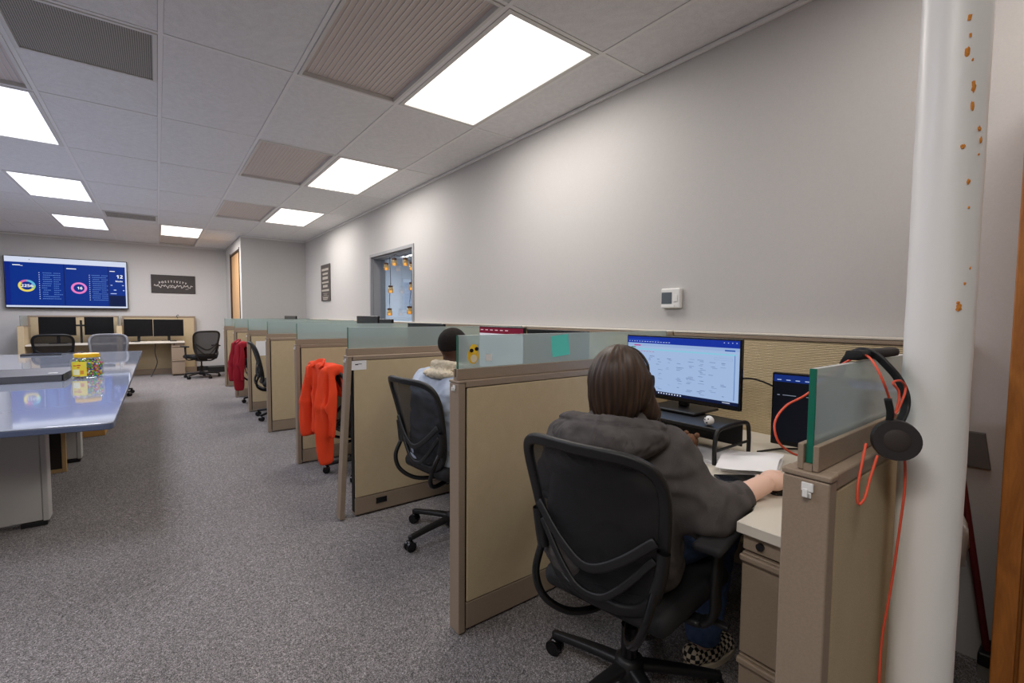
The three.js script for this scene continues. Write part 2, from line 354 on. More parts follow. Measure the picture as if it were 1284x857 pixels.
{
  const g0 = grille(-1, 0, 1, 'square dark perforated air return grille in the ceiling beside the ribbed fixture');
  const g1 = grille(-1, 4.4, .8, 'narrow grey air return grille in the ceiling before the television');
  const c = shell('ceiling');
  const i0 = -8, i1 = 4, j0 = -5, j1 = 8;
  mesh('ceiling_deck', boxD(LEFT_X - .2, WALL_X + .2, CEIL + .1, CEIL + .2, FRONT - .2, BACK + .2), M.plenum, c);
  const teeShapes = [], xl = LEFT_X, xr = WALL_X;
  for (let i = i0; i <= i1; i++) { const x = cellX(i); if (x > xl + .02 && x < xr - .03) teeShapes.push(boxD(x - .012, x + .012, CEIL - .001, CEIL + .012, FRONT, BACK)); }
  for (const g of teeShapes) mesh('main_tee', g, M.tee, c);
  for (let i = i0; i <= i1; i++) for (let j = j0; j <= j1; j++) {
    let x0 = Math.max(cellX(i) + .0132, xl + .003), x1 = Math.min(cellX(i + 1) - .0132, xr - .003), d0 = Math.max(cellD(j) + .0132, FRONT + .003), d1 = Math.min(cellD(j + 1) - .0132, BACK - .003);
    if (x1 - x0 < .03 || d1 - d0 < .03) continue;
    if (cellD(j) > FRONT + .03) mesh('cross_tee', boxD(x0 - .001, x1 + .001, CEIL, CEIL + .011, cellD(j) - .012, cellD(j) + .012), M.tee, c);
    if (taken.has(i + ',' + j)) continue;
    const put = (a, b) => b - a > .04 && mesh('ceiling_tile', boxD(x0, x1, CEIL + .003, CEIL + .018, a, b), M.tile, c);
    if (i === -1 && j === 0) put(g0 + .01, d1);
    else if (i === -1 && j === 4) { const gs = cellD(4.4); put(d0, gs - .0); put(g1 + .004, d1); }
    else if (i >= 2 && x0 < JOG_X && false) put(d0, d1);
    else put(d0, d1);
  }
}
{ // next room's light
  const t = thing('ceiling_light', 'bright light panel in the next room seen through the window', 'ceiling light', 4.4, CEIL - .001, 8.6);
  mesh('diffuser', box(-.4, .4, -.02, -.002, -1.2, 1.2, .004), std({ color: 0xf4f4f4, emissive: 0xeaf2ff, emissiveIntensity: PANEL_GLOW }), t);
  const l = new THREE.RectAreaLight(0xf0f5ff, PANEL_LIGHT * 2.4, .78, 2.36); l.position.y = -.03; l.rotation.x = -Math.PI / 2; t.add(l);
}
// ------------------------------------------------------------------ cubicle panels
const PANEL_X = .952, PANEL_H = 1.062, PITCH = 1.3724, FIRST = 1.5915, THICK = .075, SPINE_X = 2.42;
const nearFace = i => i === 0 ? .277 : FIRST + (i - 1) * PITCH;
function partition(i, label, opt = {}) {
  const x0 = opt.x ?? PANEL_X, d0 = nearFace(i), len = (opt.end ?? SPINE_X) - x0, top = opt.top ?? PANEL_H;
  const t = thing('cubicle_partition', label, 'partition', x0, 0, d0 + THICK / 2);
  const h = THICK / 2, kick = .125;
  // local: x along the panel, z across (near face at +h)
  const post = mesh('end_post', box(0, .032, .004, top - .012, -h, h, .004), M.frame, t);
  if (opt.lean) { post.position.set(.03, top, 0); post.geometry.translate(-.03, -top, 0); post.rotation.z = -opt.lean; post.geometry.computeBoundingBox(); }
  mesh('post_cap', box(-.002, .034, top - .0115, top, -h - .002, h + .002, .004), M.frame, t);
  mesh('wall_post', box(len - .03, len, .004, top - .012, -h, h, .004), M.frame, t);
  mesh('core', box(.038, len - .032, .03, top - .03, -h + .014, h - .014), M.gap, t);
  mesh('kick_plate', box(.04, len - .03, .012, kick, -h + .003, h - .003, .004), M.frame, t);
  const n = opt.panes ?? 1;
  for (const s of [1, -1]) mesh('fabric_panel', box(.042, len - .034, kick + .003, top - .032, s > 0 ? h - .0138 : -h + .002, s > 0 ? h - .002 : -h + .0138, .005, 2), M.fabric, t);
  mesh('top_rail', box(.034, len, top - .03, top, -h, h, .005, 2), M.frame, t);
  mesh('glass_channel', [box(.006, len - .02, top + .0005, top + .046, .007, .017, .002), box(.006, len - .02, top + .0005, top + .046, -.017, -.007, .002), box(.006, len - .02, top + .0005, top + .012, -.0068, .0068)], M.frame, t);
  const gt = opt.glassTop ?? 1.245, g0 = opt.glassStart ?? .014;
  mesh('glass_screen', box(g0 + .004, len - .02, top + .0125, gt, -.0055, .0055), M.frosted, t);
  mesh('glass_edge', box(g0, g0 + .0038, top + .0125, gt, -.0055, .0055, .001), M.glassEdge, t);
  if (opt.hook !== false) {
    const hk = mesh('adhesive_hook', [box(-.0042, -.0003, top - .034, top - .018, -.0095, .0095, .004, 2), box(-.0042, -.0003, top - .045, top - .0345, -.0065, .0065, .003, 2), box(-.012, -.0045, top - .042, top - .036, -.0045, .0045, .002, 2), box(-.0135, -.010, top - .0415, top - .026, -.0045, .0045, .0017, 2)], M.white, t);
    hk.position.z = .004; hk.userData.label = 'small white plastic hook';
  }
  if (opt.outlet) mesh('outlet_cover', box(opt.outlet, opt.outlet + .075, .06, .098, h - .0025, h + .001, .001), M.blackGloss, t);
  return t;
}
partition(0, 'tan cubicle partition with green-edged glass, headset hanging on it, beside white column', { x: .884, end: 2.08, top: 1.06, glassTop: 1.238, glassStart: .012 });
partition(1, 'tan cubicle partition with teal sticky note and yellow sticker on its glass');
partition(2, 'tan cubicle partition with white paper label and a leaning, loose end post', { lean: .058, outlet: .18 });
partition(3, 'tan cubicle partition directly behind the orange jacket');
partition(4, 'bare tan cubicle partition with an outlet, next past the orange jacket', { outlet: .32 });
partition(5, 'tan cubicle partition behind the black chair back and small white notice');
partition(6, 'tan cubicle partition behind the dark red jacket');
partition(7, 'tan cubicle partition at the far end, against the closet wall', { end: WALL_X - .002 });

for (let i = 0; i < 7; i++) {
  const a = nearFace(i) + (i ? 0 : 0) + (i === 0 ? 0 : THICK + .002), b = nearFace(i + 1) - .002;
  const a2 = i === 0 ? .36 : nearFace(i) + .002, b2 = nearFace(i + 1);
  const t = thing('spine_panel', ['ribbed tan wall panel behind the large lit monitor and papers', 'ribbed tan wall panel behind the red-topped screen', 'ribbed tan wall panel behind the desk of the orange-jacket cubicle', 'ribbed tan wall panel below the next-room window', 'ribbed tan wall panel past the window, in front of the black chair back', 'ribbed tan wall panel in the dark red jacket cubicle', 'ribbed tan wall panel in the last cubicle before the closet'][i], 'wall panel', SPINE_X + .004, 0, (a2 + b2) / 2);
  const hd = (b2 - a2) / 2 - .002, H = 1.235, w = .066;
  mesh('core', box(.012, w, .01, H - .02, -hd, hd), M.frame, t);
  mesh('ribbed_fabric', box(0, .0118, .13, H - .022, -hd + .004, hd - .004, .004), M.rib, t);
  mesh('kick_plate', box(.002, .0118, .012, .127, -hd, hd, .003), M.frame, t);
  mesh('cap_rail', box(-.004, w + .003, H - .0195, H, -hd, hd, .005, 2), M.frame, t);
  mesh('ledge', box(-.006, w + .004, H + .0005, H + .012, -hd, hd, .004, 2), M.desk, t);
}

// ------------------------------------------------------------------ desks
function roundCorner(pts, r = .02) { return pts; }
function drawerUnit(name, label, x, d, w, depth, h, turn, n = 2) {           // front faces local -z
  const t = thing(name, label, 'drawer unit', x, 0, d, turn);
  mesh('body', box(-w / 2, w / 2, .02, h, -depth / 2 + .02, depth / 2, .004), M.frame, t);
  mesh('plinth', box(-w / 2 + .02, w / 2 - .02, 0, .0195, -depth / 2 + .05, depth / 2 - .02), M.gap, t);
  const lock = mesh('lock_rail', box(-w / 2, w / 2, h - .05, h - .003, -depth / 2 + .004, -depth / 2 + .0198, .003), M.frame, t);
  const f = (h - .06 - .03) / n;
  for (let k = 0; k < n; k++) {
    const y1 = h - .056 - k * f, dr = mesh('drawer_front', box(-w / 2, w / 2, y1 - f + .006, y1, -depth / 2, -depth / 2 + .0198, .004), M.frame, t);
    mesh('pull_lip', box(-w / 2 - .001, w / 2 + .001, y1 - .022, y1 - .002, -depth / 2 - .016, -depth / 2 - .0003, .006, 2), M.frame, dr);
  }
  mesh('lock', cyl(V3(w / 2 - .05, h - .026, -depth / 2 - .004), V3(w / 2 - .05, h - .026, -depth / 2 + .004), .011), M.blackGloss, lock);
  return t;
}
{
  // L-shaped desk of the nearest cubicle
  const t = thing('corner_desk', 'off-white L-shaped desk with papers and monitor riser in the hooded person\'s cubicle', 'desk', 1.9, 0, 1);
  const ox = 1.9, od = 1, pt = (x, d) => [x - ox, d - od];
  const pts = [pt(1.315, .362), pt(2.415, .362), pt(2.415, 1.585), pt(1.6, 1.585), pt(1.585, 1.2), pt(1.58, .85), pt(1.56, .74), pt(1.5, .67), pt(1.42, .642), pt(1.315, .636)];
  const g = plate(pts, .028, .003); g.rotateX(-Math.PI / 2);                  // shape (x, depth) -> x, z = -depth
  g.translate(0, .709, 0);
  mesh('desktop', g, M.desk, t);
  mesh('edge_support', boxD(1.7 - ox, 1.72 - ox, .0, .705, 1.55 - od, 1.58 - od), M.frame, t);
  drawerUnit('drawer_pedestal', 'taupe two-drawer metal pedestal under the near end of the L-shaped desk', 1.61, .5, .26, .56, .705, turnTo(-1, 0));
}
for (let i = 1; i < 7; i++) {
  const a = nearFace(i) + THICK + .004, b = nearFace(i + 1) - .004;
  const t = thing('straight_desk', ['off-white desk in front of the person in the denim jacket', 'off-white desk in the orange-jacket cubicle', 'off-white desk in the cubicle below the next-room window', 'off-white desk in the cubicle of the black chair back', 'off-white desk in the cubicle of the dark red jacket', 'off-white desk in the last cubicle before the closet'][i - 1], 'desk', 2.05, 0, (a + b) / 2);
  const hd = (b - a) / 2;
  mesh('desktop', box(-.42, .365, .708, .738, -hd, hd, .006, 2), M.desk, t);
  mesh('leg_panel', box(-.3, .35, 0, .7075, -hd + .004, -hd + .03, .002), M.frame, t);
  mesh('leg_panel', box(-.3, .35, 0, .7075, hd - .03, hd - .004, .002), M.frame, t);
}

// ------------------------------------------------------------------ monitors
const sheetLines = (g, x, y, w, n, step, c) => { g.fillStyle = c; for (let k = 0; k < n; k++) g.fillRect(x + rnd() * w * .15, y + k * step, w * (.3 + rnd() * .6), 3); };
const screenSheet = canvasTexture(1024, 576, (g, w, h) => {
  g.fillStyle = '#a9c3ea'; g.fillRect(0, 0, w, h);
  g.fillStyle = '#1233a4'; g.fillRect(0, 0, w, 66); g.fillStyle = '#2f5fd0'; g.fillRect(0, 30, 330, 6);
  g.fillStyle = '#d6e4ff'; for (let k = 0; k < 16; k++) g.fillRect(14 + k * 27, 46, 12 + rnd() * 8, 5); for (let k = 0; k < 4; k++) g.fillRect(900 + k * 32, 18, 8, 6);
  g.fillStyle = '#9db9e6'; g.fillRect(0, 66, w, 30);
  g.fillStyle = '#c03a8c'; g.fillRect(70, 84, 70, 12); g.fillStyle = '#2f8a56'; g.fillRect(40, 106, 46, 9);
  g.fillStyle = '#1c4fae'; g.fillRect(910, 84, 80, 12);
  g.fillStyle = '#8fd2ea'; g.fillRect(100, 120, 900, 14);
  g.fillStyle = '#b55a7a'; for (let k = 0; k < 6; k++) g.fillRect(110 + k * 30, 148, 20, 4);
  for (let k = 0; k < 100; k++) { g.fillStyle = 'rgba(52,70,118,' + (.25 + rnd() * .45) + ')'; const c = Math.floor(rnd() * 9); g.fillRect(110 + c * 96 + rnd() * 30, 180 + Math.floor(rnd() * 27) * 13, 16 + rnd() * 36, 4); }
  g.strokeStyle = '#7d93bd'; g.strokeRect(830, 160, 140, 20);
  g.fillStyle = '#5f86c4'; g.fillRect(986, 130, 6, 400);
  g.fillStyle = '#0d1a3e'; g.fillRect(0, h - 30, w, 30); g.fillStyle = '#dfe8ff'; for (let k = 0; k < 9; k++) g.fillRect(330 + k * 26, h - 22, 12, 12); g.fillRect(900, h - 20, 60, 6);
});
const screenDark = canvasTexture(512, 320, (g, w, h) => {
  g.fillStyle = '#0a0d16'; g.fillRect(0, 0, w, h); g.fillStyle = '#14307e'; g.fillRect(0, 0, w, 34); g.fillStyle = '#bcd0ff'; for (let k = 0; k < 14; k++) g.fillRect(12 + k * 34, 22, 16, 4);
  g.fillStyle = '#8f97a8'; g.fillRect(14, 96, 10, 4); g.fillRect(34, 96, 50, 3); g.fillRect(120, 96, 30, 3);
});
const screenRed = canvasTexture(512, 288, (g, w, h) => {
  g.fillStyle = '#e6e3ee'; g.fillRect(0, 0, w, h); g.fillStyle = '#7c1230'; g.fillRect(0, 0, w, 40); g.fillStyle = '#f0d0d8'; for (let k = 0; k < 6; k++) g.fillRect(14 + k * 60, 14, 34, 6);
  sheetLines(g, 30, 70, 400, 12, 16, '#9aa0b4');
});
function monitor(name, label, x, yBottom, d, w, h, turn, screen, glow, standY, opt = {}) {  // face towards local -z
  const t = thing(name, label, 'monitor', x, standY, d, turn, opt.group);
  const y0 = yBottom - standY, y1 = y0 + h;
  mesh('housing', [box(-w / 2, w / 2, y0, y1, .002, .026, .005, 2), box(-w * .3, w * .3, y0 + h * .25, y1 - h * .2, .0262, .05, .008, 2)], M.blackGloss, t);
  const sg = flatUV(w - .014, h - .03); sg.rotateY(Math.PI); sg.translate(0, (y0 + y1) / 2 + .006, .0012);
  mesh('screen', sg, screen ? phy({ color: 0x050506, roughness: .5, specularIntensity: .3, emissive: 0xffffff, emissiveMap: screen, emissiveIntensity: glow }) : std({ color: 0x08080a, roughness: .25 }), t, true);
  if (!opt.noStand) {
    mesh('neck', box(-.025, .025, .012, y0 + h * .35, .052, .075, .006, 2), M.black, t);
    mesh('foot', [box(-.13, .13, 0, .012, -.06, .15, .005, 2)], M.black, t);
  }
  if (screen && glow > .5 && opt.light) { const l = new THREE.RectAreaLight(opt.light, glow * .8, w * .9, h * .85); l.position.set(0, (y0 + y1) / 2, -.006); t.add(l); l.name = 'screen_light'; }
  return t;
}
const faceAisle = turnTo(-1, 0);
monitor('monitor', 'large lit monitor showing a pale blue spreadsheet, on the black riser', 1.95, .925, 1.255, .6, .31, faceAisle, screenSheet, .85, .884, { light: 0xa9c3ea });
monitor('monitor', 'dark lit monitor beside the glass partition with orange cord in front', 2.16, .775, .635, .54, .315, turnTo(-.93, -.12), screenDark, .8, .7425);
const hm = (i, x, d, w, top, label, s, gl) => monitor('monitor', label, x, top - .33, d, w, .33, faceAisle, s, gl, .7395);
hm(2, 1.9, 2.62, .53, 1.251, 'monitor with a dark red browser bar above the sticky-note glass', screenRed, .7);
hm(2, 1.9, 2.06, .53, 1.243, 'black monitor next to the red-topped screen', null, 0);
hm(3, 1.9, 3.78, .7, 1.255, 'black monitor edge above the glass beside the person in denim', null, 0);
hm(4, 1.9, 5.22, .68, 1.315, 'tall black monitor in front of the next-room window', null, 0);
hm(4, 1.9, 4.68, .34, 1.285, 'narrow black monitor standing next to the tall one by the window', null, 0);
hm(7, 1.9, 9.1, .9, 1.3, 'wide black monitor in the last cubicle before the closet', null, 0);

// monitor riser
{
  const t = thing('monitor_riser', 'black metal mesh monitor riser with bent tube legs', 'monitor riser', 1.88, .7385, 1.2);
  mesh('shelf', box(-.125, .125, .128, .142, -.25, .25, .004, 2), M.black, t);
  for (const s of [1, -1]) {
    mesh('leg', [tube([V3(-.14, .0, s * .255), V3(-.14, .08, s * .255), V3(-.125, .13, s * .255), V3(-.085, .142, s * .255), V3(.085, .142, s * .255), V3(.125, .13, s * .255), V3(.14, .08, s * .255), V3(.14, 0, s * .255)], .009, 48, 8)], M.black, t);
    mesh('side_bar', box(-.135, .135, .05, .06, s * .255 - .004, s * .255 + .004, .002), M.black, t);
  }
  mesh('back_panel', box(.11, .116, .03, .127, -.24, .24), M.black, t);
}
// things on the near desk
{
  const yd = .7405;
  const t = thing('paper_stack', 'thick stack of white papers with a curled top sheet on the near desk', 'papers', 1.83, yd, .845, .3);
  const stack = mesh('stack', box(-.12, .13, 0, .018, -.09, .1, .003), M.paper, t);
  const sh = new THREE.PlaneGeometry(.3, .2, 16, 10); sh.rotateX(-Math.PI / 2); { const p = sh.attributes.position; for (let k = 0; k < p.count; k++) { const x = p.getX(k), z = p.getZ(k); p.setY(k, .024 + .024 * Math.exp(-Math.pow((x + .03) / .09, 2)) + .008 * Math.sin(z * 20)); } sh.computeVertexNormals(); }
  mesh('top_sheet', sh, std({ color: 0xececee, roughness: .9, side: THREE.DoubleSide }), t);
  tag(mesh('loose_papers', [boxD(-.11, .11, 0, .003, -.15, .14), boxD(-.08, .13, .0035, .006, -.13, .15)], M.paper), 'loose white sheets lying under the monitor riser', 'papers').position.set(1.84, yd - .0005, -1.1);
  tag(mesh('loose_papers', [boxD(-.1, .1, 0, .003, -.07, .07)], M.paper), 'white sheet at the near edge of the desk by the pedestal', 'papers').position.set(1.45, yd - .0005, -.46);
  const ph = tag(mesh('mobile_phone', box(-.038, .038, 0, .009, -.075, .075, .004, 2), M.blackGloss), 'black mobile phone lying beside the white paper stack', 'phone'); ph.position.set(1.645, yd, -.8); ph.rotation.y = .9;
  const kb = thing('keyboard', 'black keyboard on the near desk beside the resting hand', 'keyboard', 1.66, yd, .485, .06);
  mesh('case', box(-.07, .07, 0, .016, -.1, .1, .005, 2), M.black, kb);
  for (let r = 0; r < 5; r++) for (let c = 0; c < 8; c++) mesh('key', box(-.062 + r * .025, -.04 + r * .025, .0165, .022, -.095 + c * .024, -.074 + c * .024, .002), M.blackSoft, kb);
  const ms = tag(mesh('computer_mouse', (() => { const g = new THREE.SphereGeometry(1, 18, 12, 0, Math.PI * 2, 0, Math.PI / 2); g.scale(.06, .024, .032); return g; })(), M.blackGloss), 'black computer mouse under the right hand of the person in the hoodie', 'mouse'); ms.position.set(1.66, yd, -.662);
  const bl = thing('decorative_ball', 'small white ball with dark dots standing on the monitor riser', 'ball', 1.79, .8815, 1.0);
  mesh('ball', ball(V3(0, .02, 0), .02, 20, 14), M.white, bl);
  for (const [a, b] of [[3.6, .3], [4.1, -.2], [3.1, -.3], [4.6, .5], [2.8, .5], [3.9, .8]]) { const c = V3(Math.cos(b) * Math.cos(a), Math.sin(b), -Math.cos(b) * Math.sin(a) * -1).multiplyScalar(.0195); mesh('dot', ball(c.add(V3(0, .02, 0)), .0032, 8, 6), M.black, bl); }
  // small brown plush
  const pl = thing('plush_toy', 'curly brown plush toy sitting under the monitor riser', 'plush toy', 1.73, yd, 1.04);
  const fur = (p) => noise.noise(p[0] * 160, p[1] * 160, p[2] * 160) * .006;
  mesh('body', solid(p => smin(ell(p, [0, .035, 0], [.03, .036, .03]), ell(p, [-.004, .082, 0], [.026, .024, .028]), .01) + fur(p), [-.05, -.002, -.05], [.05, .12, .05], .004), std({ color: 0x6a4a36, roughness: 1 }), pl);
  mesh('ear', ball(V3(0, .105, .024), .011, 10, 8), std({ color: 0x6a4a36, roughness: 1 }), pl);
  mesh('ear', ball(V3(0, .105, -.024), .011, 10, 8), std({ color: 0x6a4a36, roughness: 1 }), pl);
  mesh('muzzle', ball(V3(-.024, .078, 0), .01, 10, 8), std({ color: 0xcdb9a2, roughness: 1 }), pl);
  tag(mesh('monitor_cable', tube([W(2.0, 1.06, 1.0), W(2.1, 1.05, .95), W(2.2, .98, .86), W(2.28, .86, .8), W(2.3, .78, .79), W(2.26, .745, .82)], .004, 40, 6), M.black), 'thin black cable looping from the lit monitor down to the desk', 'cable');
  tag(mesh('desk_cable', tube([W(2.05, .746, .92), W(2.2, .747, .86), W(2.28, .747, .75), W(2.2, .747, .62), W(2.3, .747, .5)], .0045, 40, 6), M.black), 'black cables lying on the desk behind the paper stack', 'cable');
}

// ------------------------------------------------------------------ task chairs
function makeChair(label, group, style = {}) {
  const t = thing('task_chair', label, 'chair', 0, 0, 0, 0, group);
  const drop = style.drop || 0, fr = style.frame || M.black, me = style.mesh || M.meshBlack, arms = style.arms !== false;
  const B = (u, v) => { const hw = .175 + .075 * Math.pow(v, .7); const y = .47 + .5 * v - drop; return V3(u * hw, y, .235 + .015 * Math.sin(v * 3.0) + .12 * v * v - .055 * u * u * (.6 + .4 * v)); };
  const outline = [];
  for (let k = 0; k < 48; k++) { const a = k / 48 * Math.PI * 2, c = Math.cos(a), s = Math.sin(a), e = .42; outline.push(B(Math.sign(c) * Math.pow(Math.abs(c), e), .5 + .5 * Math.sign(s) * Math.pow(Math.abs(s), e))); }
  mesh('back_frame', sweep(outline, .036, .022, V3(0, -.15, 1), 96, true), fr, t);
  { // mesh web
    const pos = [], uv = [], idx = [], N = 18;
    for (let i = 0; i <= N; i++) for (let j = 0; j <= N; j++) {
      let u = i / N * 2 - 1, v = j / N * 2 - 1; const r = Math.max(Math.abs(u), Math.abs(v)), l = Math.pow(Math.pow(Math.abs(u), 4.7) + Math.pow(Math.abs(v), 4.7), 1 / 4.7) || 1;
      const s = r / l; u *= s * .985; v *= s * .985; const q = B(u, .5 + .5 * v); q.z -= .004; pos.push(q.x, q.y, q.z); uv.push(i / N, j / N);
    }
    for (let i = 0; i < N; i++) for (let j = 0; j < N; j++) { const a = i * (N + 1) + j; idx.push(a, a + N + 1, a + 1, a + 1, a + N + 1, a + N + 2); }
    const g = new THREE.BufferGeometry(); g.setAttribute('position', new THREE.Float32BufferAttribute(pos, 3)); g.setAttribute('uv', new THREE.Float32BufferAttribute(uv, 2)); g.setIndex(idx); g.computeVertexNormals();
    mesh('back_mesh', g, me, t);
  }
  const off = (u, v, o) => B(u, v).add(V3(0, 0, o));
  mesh('lumbar_support', sweep([off(-.93, .52, .016), off(-.55, .36, .024), off(-.18, .26, .03), off(0, .245, .032), off(.18, .26, .03), off(.55, .36, .024), off(.93, .52, .016)], .03, .012, V3(0, 0, 1), 48), fr, t);
  mesh('lumbar_bar', sweep([off(-.93, .40, .016), off(-.5, .16, .028), off(-.2, .07, .03), off(.2, .07, .03), off(.5, .16, .028), off(.93, .40, .016)], .022, .012, V3(0, 0, 1), 48), fr, t);
  for (const s of [-1, 1]) {
    mesh('upright_sleeve', tube([off(s * 1.02, .46, .012), off(s * 1.03, .33, .02), off(s * 1.0, .2, .03)], .019, 16, 10), fr, t);
    mesh('back_upright', tube([off(s * 1.0, .24, .028), V3(s * .195, .5 - drop, .285), V3(s * .165, .43 - drop, .28), V3(s * .11, .375 - drop, .22), V3(s * .06, .362 - drop, .12), V3(s * .045, .375 - drop, .02)], .0125, 40, 10), style.upright || M.blackGloss, t);
  }
  // seat
  const seatG = new RoundedBoxGeometry(.5, .075, .48, 5, .035);
  { const p = seatG.attributes.position; for (let k = 0; k < p.count; k++) { const x = p.getX(k), z = p.getZ(k), y = p.getY(k); const f = 1 - .12 * Math.max(0, z / .24); p.setX(k, x * f); p.setY(k, y + (y > 0 ? -.012 * (1 - Math.min(1, (x * x) / .05)) : 0) - (z < -.16 ? (-.16 - z) * .25 : 0)); } seatG.computeVertexNormals(); }
  seatG.translate(0, .455 - drop, -.02);
  mesh('seat', seatG, M.blackSoft, t);
  mesh('seat_pan', box(-.2, .2, .402 - drop, .418 - drop, -.2, .17, .006, 2), M.black, t);
  const mech = mesh('tilt_mechanism', [box(-.075, .075, .345 - drop, .4015 - drop, -.12, .11, .015, 2)], M.black, t);
  mesh('height_lever', [cyl(V3(.07, .375 - drop, -.03), V3(.27, .38 - drop, -.05), .006), box(.26, .31, .374 - drop, .386 - drop, -.064, -.036, .004, 2)], M.black, mech);
  mesh('gas_cylinder', [cyl(V3(0, .1, 0), V3(0, .25, 0), .03), cyl(V3(0, .25, 0), V3(0, .346 - drop, 0), .015)], M.blackGloss, t);
  mesh('base_hub', lathe([[0, .06], [.05, .062], [.055, .09], [.048, .13], [.03, .14], [0, .14]], 20), M.black, t);
  const spin = style.spin || 0;
  for (let k = 0; k < 5; k++) {
    const a = spin + k * Math.PI * 2 / 5, c = Math.cos(a), s = Math.sin(a), at = (r, y) => V3(c * r, y, s * r);
    const leg = mesh('base_leg', sweep([at(.03, .108), at(.12, .1), at(.22, .088), at(.315, .074)], .046, .03, V3(0, 1, 0), 18, false, u => 1.15 - .5 * u), M.black, t);
    const w = [], side = V3(-s, 0, c);
    for (const q of [-1, 1]) { const o = at(.31, .0285).addScaledVector(side, q * .014); w.push(cyl(o.clone().addScaledVector(side, -.009), o.clone().addScaledVector(side, .009), .0285, .0285, 18)); }
    w.push(cyl(at(.31, .03), at(.31, .075), .008)); w.push(ball(at(.31, .042), .022, 12, 8));
    mesh('caster', w, M.blackGloss, leg);
  }
  if (arms) for (const s of [-1, 1]) {
    mesh('arm_post', [sweep([V3(s * .12, .392, .02), V3(s * .25, .388, .02), V3(s * .285, .42, .02), V3(s * .288, .5, .015), V3(s * .288, .645, 0)], .055, .024, V3(s * .6, .25, 0), 32)], fr, t);
    mesh('arm_pad', box(s * .288 - .042, s * .288 + .042, .645, .672, -.15, .11, .013, 3), M.blackSoft, t);
  }
  return t;
}
const chairs = [];
function placeChair(x, d, fx, fd, label, style, group) { const c = makeChair(label, group, style); c.position.set(x, 0, -d); c.rotation.y = turnTo(fx, fd); chairs.push(c); return c; }
placeChair(1.285, .985, .985, .17, 'black mesh task chair holding the person in the dark grey hoodie', { spin: .55, drop: .02 });
placeChair(1.40, 2.39, .99, .1, 'black mesh task chair holding the person in the pale denim jacket', { spin: .3, arms: false });
placeChair(1.385, 3.87, .98, .12, 'black task chair under the orange jacket', { drop: .07, spin: .75, arms: false });
placeChair(1.25, 6.55, .98, -.1, 'empty black task chair seen edge-on between two bare partitions', { spin: .9, arms: false });
placeChair(1.30, 7.86, .98, .1, 'black task chair under the dark red jacket', { drop: .05, spin: .4, arms: false });
placeChair(.70, 11.5, -.3, .95, 'black mesh task chair with armrests beside the back wall desk and closet', { spin: .2 });
placeChair(-.63, 9.72, .05, -1, 'grey mesh chair pushed in at the far end of the conference table', { spin: .1, mesh: M.meshGrey, frame: M.greyFrame, arms: false });
placeChair(-1.33, 10.55, 0, 1, 'black mesh task chair facing the back wall desk with two dark monitors', { spin: .5 });
// ------------------------------------------------------------------ column and what stands behind it
{
  const t = thing('pipe_column', 'thick white painted pipe column with orange paint chips beside the near partition', 'column', 1.228, 0, .214);
  const r = .0515, seg = 56, rows = 160, h = CEIL - .001;
  // drips and ridges in the paint
  const g = new THREE.CylinderGeometry(r, r, h, seg, rows, true); g.translate(0, h / 2, 0);
  { const p = g.attributes.position; for (let k = 0; k < p.count; k++) { const x = p.getX(k), y = p.getY(k), z = p.getZ(k), a = Math.atan2(z, x); const rr = r + .0009 * noise.noise(a * 1.5, y * 9, 2) + .0011 * Math.max(0, noise.noise(a * 7, y * 34, 5) - .15); p.setX(k, Math.cos(a) * rr); p.setZ(k, Math.sin(a) * rr); } g.computeVertexNormals(); }
  mesh('pipe', g, M.pipe, t);
  const chips = [[1209, 80, 9, 7], [1214, 130, 5, 5], [1213, 141, 4, 6], [1213, 158, 4, 8], [1214, 172, 3, 5], [1211, 185, 5, 10], [1219, 213, 5, 12], [1218, 229, 4, 10], [1226, 247, 5, 6], [1228, 256, 3, 7], [1208, 261, 5, 5], [1215, 290, 4, 6], [1216, 311, 2, 3], [1219, 361, 2, 3], [1213, 374, 3, 3], [1207, 394, 7, 8], [1206, 390, 4, 3], [1226, 268, 2, 3], [1217, 192, 2, 3], [1212, 128, 3, 3]];
  const rust = std({ color: 0xd48a35, roughness: .8 });
  // chip positions measured on the pipe: angle around it and height
  for (const [px, py, w, hh] of chips) {
    const cx = 1207 - (py / 857) * 48, k = clamp((px - cx) / 44, -.97, .97);     // across the visible face
    const view = Math.atan2(-.214, 1.228);                                        // bearing of the pipe from the room's centre line (z, x)
    const a = view + Math.PI + Math.asin(k) * -1;                                 // angle on the pipe
    const y = EYE + (404 - py) * 1.247 * .00178, s = .0016;
    const pos = V3(Math.cos(a) * (r + .0012), y, Math.sin(a) * (r + .0012));
    const q = new THREE.IcosahedronGeometry(1, 1); { const p = q.attributes.position; for (let i = 0; i < p.count; i++) { const f = 1 + 1.1 * noise.noise(p.getX(i) * 2.3 + px, p.getY(i) * 2.3 + py, p.getZ(i) * 2.3); p.setXYZ(i, p.getX(i) * f, p.getY(i) * f, p.getZ(i) * f); } }
    q.scale(s * w * .42, s * hh * .5, .0012); q.rotateY(Math.PI / 2 - a); q.translate(pos.x, pos.y, pos.z); q.computeVertexNormals();
    mesh('paint_chip', q, rust, t);
  }
  mesh('base_ring', lathe([[.0535, 0], [.066, 0], [.066, .012], [.0535, .02]], 32), M.pipe, t);
}
